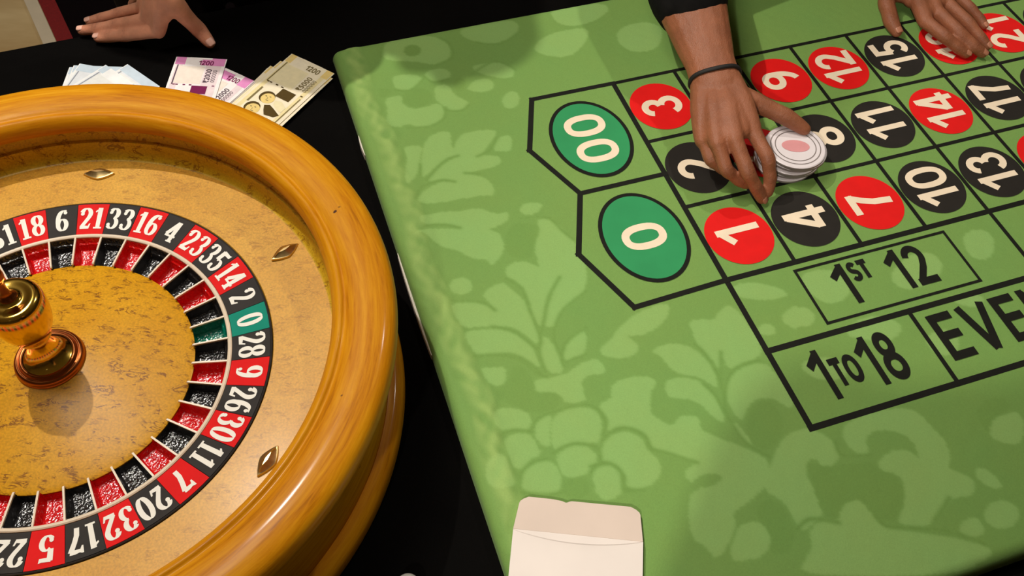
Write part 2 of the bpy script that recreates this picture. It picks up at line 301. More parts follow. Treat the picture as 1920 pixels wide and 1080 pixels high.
DAMASK_LIGHT=[[(-3216,-1125),(-3043,-1112),(-2837,-1033),(-2812,-894),(-2935,-763),(-3138,-749),(-3263,-841),(-3274,-993)],[(-2778,-1016),(-2638,-1108),(-2440,-1088),(-2329,-941),(-2416,-815),(-2600,-794),(-2730,-870)],[(-3484,-651),(-3325,-695),(-3192,-638),(-3250,-510),(-3148,-337),(-2962,-300),(-2748,-362),(-2675,-269),(-2679,-127),(-2782,18),(-2971,83),(-3158,62),(-3249,-51),(-3404,-11),(-3534,-67),(-3568,-216),(-3491,-333)],[(-2675,-705),(-2545,-722),(-2456,-678),(-2450,-528),(-2392,-383),(-2279,-259),(-2281,-170),(-2425,-105),(-2590,-136),(-2652,-262),(-2738,-395),(-2714,-569)],[(-2221,-534),(-2052,-671),(-1895,-681),(-1770,-588),(-1802,-411),(-1991,-375),(-2149,-439)],[(-3160,418),(-3028,289),(-2872,250),(-2734,274),(-2737,409),(-2799,659),(-2728,581),(-2669,464),(-2520,372),(-2327,378),(-2098,429),(-2057,493),(-2200,671),(-2368,821),(-2484,885),(-2300,908),(-2178,977),(-2168,1095),(-2332,1159),(-2572,1167),(-2749,1130),(-2676,1200),(-2518,1295),(-2447,1443),(-2450,1598),(-2499,1676),(-2621,1624),(-2892,1603),(-3208,1584),(-3425,1549),(-3539,1469),(-3463,1354),(-3296,1250),(-3101,1214),(-2930,1266),(-3093,1185),(-3255,1184),(-3296,1124),(-3129,984),(-2956,875),(-2742,792),(-2878,768),(-3104,895),(-3312,1056),(-3368,1008),(-3312,800),(-3221,599)],[(-3470,425),(-3344,396),(-3172,464),(-3271,650),(-3349,853),(-3440,1018),(-3586,1131),(-3598,1002),(-3506,742),(-3437,567)],[(-2123,660),(-1999,579),(-1864,619),(-1972,940),(-2143,872),(-2236,861)],[(-1817,-51),(-1706,-236),(-1556,-302),(-1474,-167),(-1575,57),(-1740,98)],[(-3861,2029),(-3640,2024),(-3582,2056),(-3488,2271),(-3369,2393),(-3255,2456),(-3177,2564),(-3080,2677),(-2915,2714),(-2911,2840),(-2839,2821),(-2685,2687),(-2614,2538),(-2615,2336),(-2758,2220),(-2672,2232),(-2501,2196),(-2403,2107),(-2387,1992),(-2514,2028),(-2626,1949),(-2730,1843),(-2902,1806),(-2998,1821),(-3227,1752),(-3451,1744),(-3611,1755),(-3562,1902),(-3356,1965),(-3199,2042),(-3088,2120),(-3355,2038),(-3560,1976)],[(-3228,3087),(-3261,3141),(-3315,3174),(-3382,3182),(-3447,3162),(-3498,3118),(-3525,3059),(-3523,2996),(-3491,2942),(-3436,2908),(-3369,2900),(-3303,2920),(-3251,2964),(-3225,3024)],[(-2240,2036),(-2130,1918),(-1855,2001),(-1977,2146),(-2168,2163)],[(-2756,2970),(-2634,2870),(-2465,2894),(-2361,2981),(-2287,3087),(-2277,2868),(-2226,2657),(-2060,2447),(-2066,2269),(-1911,2286),(-1805,2378),(-1748,2601),(-1664,2742),(-1760,2998),(-1676,3191),(-1817,3556),(-2019,3680),(-2217,3801),(-2357,3886),(-2435,4014),(-2550,3979),(-2457,3778),(-2296,3542),(-2111,3305),(-2233,3428),(-2417,3636),(-2513,3813),(-2579,3970),(-2621,3906),(-2624,3701),(-2589,3478),(-2600,3289),(-2697,3124),(-2768,3075)],[(-3158,3276),(-3069,3197),(-2923,3149),(-2817,3155),(-2786,3258),(-2689,3421),(-2649,3590),(-2681,3837),(-2665,4093),(-2723,4198),(-2776,4108),(-2863,3932),(-2992,3816),(-3172,3786),(-3279,3727),(-3560,3690),(-3575,3534),(-3609,3293),(-3440,3293),(-3211,3377),(-3082,3508),(-3098,3425)],[(-3573,3736),(-3293,3773),(-3103,3832),(-2935,3959),(-2829,4141),(-2781,4302),(-2809,4557),(-2894,4387),(-3036,4259),(-3257,4178),(-3507,4124),(-3534,3946)],[(-2469,4424),(-2356,4288),(-2172,4196),(-2051,4159),(-2179,4490),(-2373,4502),(-2472,4543)],[(-2654,4121),(-2585,4105),(-2548,4179),(-2529,4356),(-2499,4559),(-2565,4681),(-2713,4634),(-2741,4483),(-2736,4292)],[(-2057,4516),(-1790,4384),(-1697,4288),(-1386,4130),(-1116,4083),(-869,4094),(-958,4262),(-1143,4396),(-1390,4461),(-1635,4401),(-1539,4493),(-1513,4624),(-1659,4716),(-1900,4655)],[(-784,4428),(-532,4458),(-455,4530),(-268,4378),(-85,4353),(-12,4937),(-87,5191),(-365,5195),(-595,5273),(-575,5008),(-701,5240),(-708,5058),(-799,4847),(-782,4635)],[(-1418,4715),(-1258,4658),(-1030,4697),(-870,4824),(-779,5036),(-759,5221),(-824,5465),(-903,5353),(-995,5207),(-1199,5128),(-1287,4967),(-1299,4813)],[(-1437,5186),(-1310,5138),(-1100,5204),(-950,5339),(-918,5551),(-923,5832),(-981,5897),(-1059,5789),(-1109,5619),(-1206,5489),(-1361,5426),(-1470,5378)],[(-755,5516),(-597,5332),(-368,5254),(-104,5276),(-43,5475),(3,5898),(-119,5973),(-172,5871),(-272,5754),(-469,5721),(-635,5811),(-742,5945),(-797,5844),(-805,5700)],[(-856,5909),(-801,6009),(-772,6209),(-785,6286),(-905,6113)],[(-2039,4997),(-1902,4982),(-1695,4988),(-1520,5072),(-1507,5164),(-1678,5255),(-1764,5455),(-1704,5614),(-1567,5767),(-1467,5661),(-1320,5679),(-1218,5739),(-1275,5914),(-1129,6042),(-951,6206),(-775,6369),(-679,6531),(-884,6776),(-994,6842),(-1166,6838),(-1349,6904),(-1732,6781),(-1789,6639),(-1630,6564),(-1447,6597),(-1263,6528),(-1372,6442),(-1568,6431),(-1675,6499),(-1700,6338),(-1549,6282),(-1450,6287),(-1605,6185),(-1783,6023),(-1940,5920),(-1912,5740),(-2016,5626),(-2227,5586),(-2359,5599),(-2238,5362),(-2339,5232),(-2132,5227),(-2114,5118)],[(-2499,5796),(-2378,5648),(-2165,5620),(-2012,5736),(-1974,5883),(-1970,5990),(-1901,6118),(-1939,6262),(-2085,6369),(-2233,6372),(-2383,6324),(-2361,6153),(-2423,6004),(-2557,5910)],[(-2720,6014),(-2553,5963),(-2432,6027),(-2391,6195),(-2466,6348),(-2609,6403),(-2758,6355)],[(-2457,5209),(-2341,5302),(-2374,5513),(-2517,5684),(-2628,5649)],[(-2216,4587),(-2065,4604),(-2045,4819),(-2102,4831),(-2288,4773)],[(400,4747),(573,4638),(753,4628),(556,4987),(439,4887)],[(48,4766),(248,4764),(259,4958),(26,4917)],[(-2920,5236),(-2758,5162),(-2533,5170),(-2383,5255),(-2345,5417),(-2449,5679),(-2591,5670),(-2833,5606),(-3023,5641),(-3016,5500)],[(-3125,5246),(-2985,5166),(-2876,5175),(-2988,5363),(-3047,5586),(-3150,5505),(-3171,5378)],[(-3550,5331),(-3422,5274),(-3220,5326),(-3190,5493),(-3176,5640),(-3328,5639),(-3476,5756),(-3552,5662),(-3554,5473)],[(-3046,5705),(-2889,5636),(-2714,5643),(-2581,5757),(-2589,5920),(-2707,6023),(-2859,6021),(-3021,5992),(-3041,5870)],[(-3478,5824),(-3357,5724),(-3175,5699),(-3077,5789),(-3057,5912),(-3083,6041),(-3166,6151),(-3503,6021),(-3523,5924)],[(-3863,5563),(-3679,5457),(-3588,5510),(-3580,5746),(-3578,5929),(-3878,5879)],[(-3575,4930),(-3391,4913),(-3216,4993),(-3114,5150),(-3208,5293),(-3388,5237),(-3567,5180)],[(-3533,4298),(-3387,4344),(-3212,4371),(-3239,4522),(-3320,4628),(-3463,4583)],[(-2982,4708),(-2845,4646),(-2596,4724),(-2375,4633),(-2191,4583),(-2051,4708),(-2082,4845),(-2249,4792),(-2385,4842),(-2418,4988),(-2409,5145),(-2684,5084),(-2691,4980),(-2768,4879),(-2961,4844)],[(-2049,5026),(-1876,4975),(-1542,5027),(-1769,5549),(-1883,5760),(-2005,5673),(-2238,5575),(-2294,5433),(-2316,5200),(-2104,5190)],[(-2035,4550),(-1890,4485),(-1560,4505),(-1526,4654),(-1699,4723),(-1911,4657)],[(-517,6386),(-339,6273),(-78,6232),(91,6359),(162,6529),(150,6694),(11,6792),(-134,6758),(-137,6638),(-254,6637),(-352,6771),(-362,6998),(-392,7214),(-415,7295),(-718,7395),(-764,7315),(-739,7103),(-794,6951),(-928,6818),(-766,6639)],[(295,6424),(558,6307),(899,6313),(1218,6362),(1365,6485),(1401,6698),(1458,6914),(1385,7133),(1266,7238),(1447,7365),(1480,7493),(1350,7612),(1120,7561),(802,7684),(653,7768),(480,7713),(330,7621),(543,7468),(687,7240),(661,7092),(494,7016),(546,6891),(782,6822),(984,6886),(1016,7064),(1090,6798),(963,6610),(717,6532),(532,6597),(502,6805),(313,6721)],[(-168,7263),(-66,7206),(146,7240),(201,7381),(102,7505),(219,7651),(464,7773),(709,7895),(915,8004),(1224,8231),(1025,8315),(557,8330),(-1038,7817),(-830,7677),(-694,7552),(-682,7450),(-523,7327),(-285,7425)],[(1733,7970),(1668,8026),(1578,8059),(1480,8061),(1394,8034),(1336,7982),(1318,7915),(1343,7846),(1406,7789),(1497,7755),(1596,7751),(1683,7779),(1742,7833),(1759,7901)],[(2064,6907),(2291,6802),(2615,6853),(2317,7259),(1990,7082)],[(1580,7314),(1728,7384),(1786,7613),(1646,7638),(1527,7461)],[(1024,7843),(1229,7821),(1270,7966),(1176,8066),(939,7969)],[(-1780,6637),(-1608,6601),(-1395,6624),(-1121,6527),(-844,6568),(-673,6504),(-829,6758),(-1065,6865),(-1278,6931),(-1383,6964),(-1392,7114),(-1787,7432),(-1840,7185),(-1964,7082)],[(-1392,7114),(-1230,7101),(-1097,7187),(-1108,7377),(-1240,7504),(-1435,7504),(-1685,7444)],[(417,4720),(582,4654),(833,4673),(855,4914),(668,4971),(461,4878)],[(-22,4110),(257,4074),(657,4319),(678,4476),(381,4444),(58,4315)],[(924,4218),(1274,4169),(1567,4322),(1536,4651),(1192,4784),(979,4599)],[(2097,4578),(2529,4332),(2935,4360),(2965,4657),(2608,4859),(2198,4855)],[(1053,5205),(1418,5030),(1753,5134),(1885,5349),(1611,5491),(1230,5345)],[(2000,5584),(2330,5487),(2489,5651),(2353,5890),(2045,5877)],[(250,5453),(585,5394),(847,5558),(813,5791),(434,5752)],[(3481,4232),(3848,4209),(3925,4433),(3649,4740),(3366,4653)],[(2658,5117),(3000,5102),(3206,5287),(2921,5378)],[(-3239,-1852),(-2983,-2045),(-2645,-2001),(-2283,-1788),(-2178,-1543),(-2263,-1252),(-2527,-1174),(-2817,-1362),(-3134,-1454),(-3300,-1607)],[(-2011,-1872),(-1587,-1970),(-955,-1900),(-992,-1577),(-1337,-1405),(-1743,-1470)],[(-398,-1909),(-105,-1997),(481,-1945),(692,-1710),(212,-1451),(-294,-1485)],[(-798,-1302),(-312,-1435),(172,-1350),(-131,-947),(-499,-737),(-965,-1030)],[(-2020,-1025),(-1544,-990),(-1351,-727),(-1492,-515),(-1951,-801)],[(466,-1154),(972,-1287),(1334,-1070),(1010,-508),(466,-613)]]
DAMASK_DARK=[[(-2772,-495),(-2819,-412),(-2899,-358),(-2997,-344),(-3093,-373),(-3169,-438),(-3210,-528),(-3208,-624),(-3163,-709),(-3083,-764),(-2984,-779),(-2886,-750),(-2809,-684),(-2768,-592)],[(-2797,6189),(-2833,6238),(-2892,6268),(-2961,6273),(-3027,6252),(-3078,6209),(-3103,6152),(-3098,6093),(-3063,6043),(-3004,6013),(-2935,6007),(-2867,6029),(-2816,6072),(-2791,6130)],[(-2650,-1574),(-2679,-1519),(-2729,-1482),(-2790,-1472),(-2849,-1489),(-2896,-1531),(-2921,-1589),(-2919,-1652),(-2890,-1708),(-2840,-1745),(-2778,-1756),(-2718,-1739),(-2671,-1696),(-2647,-1638)],[(-3532,-957),(-3295,-814),(-3390,-732),(-3530,-665)],[(-2390,-733),(-2208,-830),(-2166,-630),(-2377,-434)],[(-302,6139),(-391,6260),(-504,6342),(-618,6370),(-712,6340),(-768,6258),(-776,6138),(-732,6003),(-645,5880),(-531,5793),(-413,5762),(-315,5792),(-259,5879),(-254,6003)],[(-2459,2208),(-2085,2322),(-2109,2520),(-2264,2702),(-2335,2906),(-2589,2800),(-2648,2642)],[(-3438,4643),(-3250,4624),(-3121,4373),(-2970,4474),(-2953,4691),(-2969,4867),(-2747,4885),(-2699,5003),(-2811,5120),(-3098,5105),(-3302,4915),(-3434,4772)],[(-274,6631),(-140,6768),(526,6885),(494,7016),(649,7112),(638,7317),(500,7499),(280,7627),(113,7486),(102,7237),(-138,7250),(-293,7400),(-415,7295),(-362,6998)],[(2013,6689),(2314,6552),(2511,6640),(2462,6779),(2163,6838),(1978,7029)],[(-1124,6980),(-910,6914),(-796,7040),(-784,7352),(-997,7582),(-1212,7492),(-1089,7341),(-1126,7156)]]
DAMASK_VEIN=[[(-3198,5296),(-3081,5185),(-2888,5146),(-2660,5143),(-2407,5197),(-2317,5376),(-2330,5521)],[(-3569,5252),(-3388,5237),(-3196,5322)],[(-3566,5956),(-3483,5776),(-3304,5694),(-3132,5701)],[(-3050,5656),(-2881,5615),(-2710,5633),(-2533,5749),(-2560,5930)],[(-2726,6017),(-2616,5959),(-2450,5988),(-2373,6175),(-2440,6337),(-2223,6394)],[(-2402,5645),(-2247,5597),(-2077,5626),(-1942,5791),(-1937,5937)],[(-3550,4132),(-3227,4205),(-3000,4357),(-2870,4585),(-2762,4672)],[(-3560,6002),(-3284,6124),(-3120,6143)],[(-2777,3100),(-2636,3331),(-2644,3669),(-2645,3974),(-2662,4143),(-2743,4314),(-2761,4596)],[(-2092,3283),(-2344,3553),(-2519,3862),(-2630,4054)],[(-1836,3604),(-2209,3778),(-2426,4017),(-2499,4219),(-2501,4510)],[(-2042,4136),(-2339,4244),(-2496,4439),(-2514,4601)],[(-3187,3768),(-2958,3902),(-2821,4118),(-2736,4292)],[(-3817,2028),(-3549,1935),(-3294,1984),(-3104,2100)],[(-3588,3221),(-3207,3365),(-3070,3537)],[(-3601,2123),(-3608,2543),(-3637,3022)],[(-2266,2178),(-1906,2273),(-1780,2562),(-1689,2749)],[(-3525,4118),(-3107,4225),(-2920,4403),(-2824,4599)],[(-2472,4543),(-2187,4512)],[(-2331,5277),(-2300,5454),(-2413,5609)],[(-2441,5681),(-2227,5586),(-2049,5643),(-1933,5788),(-1950,5944),(-1794,6046),(-1494,6273)],[(-2693,5945),(-2501,5954),(-2386,6094),(-2416,6314),(-2221,6401)],[(-833,4774),(-765,4949),(-748,5255),(-789,5505),(-876,5791),(-860,6127),(-774,6316),(-644,6464)],[(-562,4982),(-751,5372),(-803,5587)],[(-138,5236),(-475,5251),(-681,5393),(-815,5612)],[(-973,5331),(-895,5558),(-889,5871)],[(-3549,1420),(-3431,1240),(-3280,1192),(-3093,1185),(-2930,1266)],[(-3307,1121),(-3120,954),(-2943,830),(-2742,792)],[(-3368,1008),(-3312,800)],[(-2484,885),(-2271,817),(-2092,602)],[(-2754,1145),(-2543,1224)],[(-3297,38),(-2975,99),(-2727,-1),(-2639,-222)],[(-2658,-157),(-2430,-89),(-2276,-186)],[(-3272,-807),(-3041,-739),(-2790,-925)],[(-2771,-995),(-2670,-815),(-2416,-815)],[(-3300,-1607),(-3150,-1932),(-2840,-2058)],[(-2527,-1174),(-2217,-1291),(-2164,-1592),(-2283,-1788)],[(-2091,-791),(-1608,-1008),(-1351,-727)],[(-1760,-1528),(-1418,-1375),(-992,-1577)],[(-784,7352),(-570,7290),(-285,7425)],[(144,7474),(211,7627),(488,7737),(848,7896),(1146,8143)],[(183,6535),(181,6703),(502,6805)],[(1081,7549),(778,7721)]]
HANDS={'A': {'index': [(-0.5784, 1.1839, 0.012), (-0.6362, 1.1909, -0.006), (-0.6654, 1.1931, -0.013), (-0.6857, 1.1937, -0.017)], 'middle': [(-0.5977, 1.2009, 0.02), (-0.6561, 1.2118, -0.004), (-0.6906, 1.2095, -0.012), (-0.7164, 1.2096, -0.017)], 'ring': [(-0.6129, 1.2288, 0.02), (-0.6598, 1.2385, -0.002), (-0.6918, 1.2363, -0.012), (-0.7115, 1.2328, -0.017)], 'little': [(-0.614, 1.2642, 0.02), (-0.6362, 1.2782, 0.004), (-0.6495, 1.283, -0.01), (-0.6569, 1.2832, -0.017)], 'thumb': [(-0.5435, 1.1876, 0.07), (-0.5358, 1.1975, 0.035), (-0.5216, 1.2051, 0.0), (-0.5063, 1.1947, -0.015)], 'wrist': [(-0.5487, 1.2113, 0.105)]}, 'B': {'index': [(0.6468, 1.2912, 0.03), (0.6706, 1.2584, 0.028), (0.696, 1.2463, 0.016), (0.7098, 1.2416, 0.009)], 'middle': [(0.6685, 1.3166, 0.033), (0.6954, 1.2686, 0.03), (0.7231, 1.2501, 0.017), (0.7374, 1.2452, 0.009)], 'ring': [(0.6919, 1.3408, 0.032), (0.7185, 1.2973, 0.028), (0.7397, 1.2738, 0.016), (0.75, 1.2647, 0.009)], 'little': [(0.714, 1.3723, 0.028), (0.7366, 1.3439, 0.022), (0.7521, 1.3277, 0.014), (0.7586, 1.3167, 0.009)], 'thumb': [(0.616, 1.3959, 0.034), (0.5952, 1.3428, 0.024), (0.5988, 1.3049, 0.016), (0.6063, 1.2872, 0.01)], 'wrist': [(0.6442, 1.4577, 0.045)]}, 'C': {'index': [(0.3218, 0.9689, 0.075), (0.3419, 0.9308, 0.06), (0.3497, 0.9177, 0.035), (0.3506, 0.91, 0.016)], 'middle': [(0.2938, 0.9461, 0.078), (0.313, 0.9093, 0.055), (0.3301, 0.9039, 0.03), (0.3423, 0.9028, 0.01)], 'ring': [(0.2707, 0.9441, 0.072), (0.2854, 0.9159, 0.05), (0.3076, 0.9161, 0.03), (0.3213, 0.9211, 0.018)], 'little': [(0.2545, 0.961, 0.06), (0.2661, 0.9374, 0.045), (0.2862, 0.9348, 0.03), (0.3014, 0.9382, 0.02)], 'thumb': [(0.31, 1.0434, 0.07), (0.3405, 1.0324, 0.066), (0.3799, 1.0198, 0.056), (0.4069, 1.0094, 0.045)], 'wrist': [(0.2749, 1.0553, 0.085)], 'arm': [(0.2435, 1.1851, 0.115)]}}
ENV=dict(bl=(-0.3786,0.6397),br=(-0.2488,0.6974))
BALL=(-0.0937,0.3379)
CHIP=(0.3865,0.9868)


# ------------------------------------------------------------------ room
X0, X1, Y0, Y1 = -3.6, 4.2, -3.0, 5.4
def slab(name, a, b, mat, kind='structure'):
    mb = MB(); a = Vector(a); b = Vector(b); c = (a+b)/2; h = (b-a)/2
    mb.box(c, (h.x, 0, 0), (0, h.y, 0), (0, 0, h.z)); return obj(name, mb, mat, kind=kind)
wallm = plain('warm_wall', (0.30, 0.26, 0.20), 0.8, var=0.05, scale=4)
slab('floor', (X0, Y0, -0.1), (X1, Y1, 0), M['floor'])
slab('ceiling', (X0, Y0, CEIL), (X1, Y1, CEIL+0.1), plain('white_ceiling', (0.78, 0.74, 0.66), 0.9, var=0.03, scale=4))
slab('wall_left', (X0-0.1, Y0, 0), (X0, Y1, CEIL), wallm); slab('wall_right', (X1, Y0, 0), (X1+0.1, Y1, CEIL), wallm)
slab('wall_back', (X0, Y1, 0), (X1, Y1+0.1, CEIL), wallm); slab('wall_front', (X0, Y0-0.1, 0), (X1, Y0, CEIL), wallm)
# pale strip and red carpet edge lying on the floor behind the table, seen at the top left
def floor_band(name, p0, p1, w0, w1, h, mat, **kw):
    a, b = Vector((*p0, 0)), Vector((*p1, 0)); d = (b-a).normalized(); n = Vector((-d.y, d.x, 0))
    mb = MB(); mid = (a+b)/2
    mb.box(mid+n*(w0+w1)/2+Vector((0, 0, h/2)), d*(b-a).length/2, n*(w1-w0)/2, (0, 0, h/2))
    return bevel(obj(name, mb, mat, **kw), 0.002)
fa = (-1.03, 1.626); fb = (-1.61, 2.53)
floor_band('trim_1', fa, fb, 0.0, 0.031, 0.012, plain('pale_stone', lin((205, 190, 165)), 0.4, var=0.05, scale=20), kind='structure')
rc = floor_band('carpet', fa, fb, -2.2, -0.040, 0.007, plain('black_carpet_pile', (0.004, 0.0022, 0.0026), 0.95, var=0.3, scale=300, spec=0.05, bump=0.5), label='black carpet with a red border on the floor beyond the table', cat='carpet')
rb_ = floor_band('border', fa, fb, -0.040, -0.001, 0.008, plain('red_carpet_pile', lin((120, 16, 18)), 0.95, var=0.2, scale=300, bump=0.5), label='dark red border')
rb_.parent = rc

for i, (u, v, rad, watts, colr, aim) in enumerate(LAMPS):
    c = W(u, v, 2.1)
    place = ['above the far side of the wheel', 'over the dealer', 'behind the camera on the near left', 'added straight over the wheel as soft fill'][i]
    e = empty('ceiling_lamp', c, label='round recessed ceiling lamp '+place, cat='lamp', group='ceiling lamps')
    mb = MB(); mb.lathe([(rad+0.004, 0), (rad+0.025, 0), (rad+0.025, -0.006), (rad+0.016, -0.012), (rad+0.004, -0.008), (rad+0.004, 0)], c, 40)
    obj('trim_ring', mb, M['stripw'], e, smooth=True, auto=40)
    mb = MB(); n = 40; mb.add([c+Vector((rad*math.cos(2*PI*k/n), rad*math.sin(2*PI*k/n), -0.003)) for k in range(n)], [tuple(range(n-1, -1, -1))])
    obj('lens', mb, mat_emit('lamp_lens_%d' % i, colr, 3.0), e)
    if aim is None: ld = bpy.data.lights.new('lamp_light', 'AREA'); ld.shape = 'DISK'; ld.size = rad*2
    else: ld = bpy.data.lights.new('lamp_light', 'SPOT'); ld.spot_size = math.radians(27); ld.spot_blend = 0.8; ld.shadow_soft_size = rad
    ld.energy = watts; ld.color = colr
    lo = link(bpy.data.objects.new('lamp_light', ld)); lo.location = (0, 0, -0.015 if aim is None else -rad-0.03); lo.parent = e
    if aim is not None: lo.rotation_euler = (W(*aim)-c).to_track_quat('-Z', 'Y').to_euler()

# ------------------------------------------------------------------ black draped table
ZB = -0.028          # black cloth level (units)
TA = 0.395; te = Vector((math.cos(TA), math.sin(TA), 0)); tn = Vector((math.sin(TA), -math.cos(TA), 0))
TO = W(-0.826, 1.164, ZB); TE0, TE1, TD = -0.52*S, 2.25*S, 1.33*S
def tp(e, n, z): return TO + te*e + tn*n + Vector((0, 0, z))
tb = empty('table', Vector((*(tp((TE0+TE1)/2, TD/2, 0)).xy, 0)), label='long rectangular table hidden beneath the black cloth', cat='table')
mb = MB(); mb.box(tp((TE0+TE1)/2, TD/2, -0.0165), te*((TE1-TE0)/2-0.006), tn*(TD/2-0.006), (0, 0, 0.014)); obj('tabletop', mb, M['dark'], tb)
for e in (TE0+0.12, TE1-0.12):
    for n in (0.12, TD-0.12):
        zz = tp(e, n, -0.031); mb = MB(); mb.box((zz.x, zz.y, zz.z/2), te*0.025, tn*0.025, (0, 0, zz.z/2)); obj('leg', mb, M['dark'], tb)
def drape():
    mb = MB(); nx, ny = 150, 90; hgt = TO.z-0.015; rows = [0.0, 0.004, 0.012, 0.05, 0.15, 0.32, 0.5, 0.66, hgt]
    idx = {}
    for j in range(ny+1):
        for i in range(nx+1):
            e = TE0+(TE1-TE0)*i/nx; n = TD*j/ny
            z = 0.0006*math.sin(9*e+5*n)*math.sin(13*n-3*e)
            if i in (0, nx) or j in (0, ny): z = -0.0005
            idx[i, j] = len(mb.v); mb.v.append(tp(e, n, z))
    for j in range(ny):
        for i in range(nx): mb.f.append((idx[i, j], idx[i, j+1], idx[i+1, j+1], idx[i+1, j]))
    per = [(i, 0, 0, -1) for i in range(0, nx)]+[(nx, j, 1, 0) for j in range(0, ny)]+[(i, ny, 0, 1) for i in range(nx, 0, -1)]+[(0, j, -1, 0) for j in range(ny, 0, -1)]
    prev = [idx[i, j] for i, j, _, _ in per]; arcl = 0
    for r, d in enumerate(rows[1:]):
        cur = []
        for q, (i, j, ox, oy) in enumerate(per):
            e = TE0+(TE1-TE0)*i/nx; n = TD*j/ny
            out = 0.003*min(1, d/0.012)+0.022*min(1, d/0.5)*(0.5+0.5*math.sin(q*0.55+0.8*math.sin(q*0.13)))
            cur.append(len(mb.v)); mb.v.append(tp(e+ox*out, n+oy*out, -d))
        L_ = len(per)
        for q in range(L_): mb.f.append((prev[q], prev[(q+1) % L_], cur[(q+1) % L_], cur[q]))
        prev = cur
    return mb
o = obj('tablecloth', drape(), M['blackcloth'], at=tp((TE0+TE1)/2, TD/2, 0), smooth=True, label='black cloth draped over the whole table under wheel and green board', cat='tablecloth')
fix_normals(o)

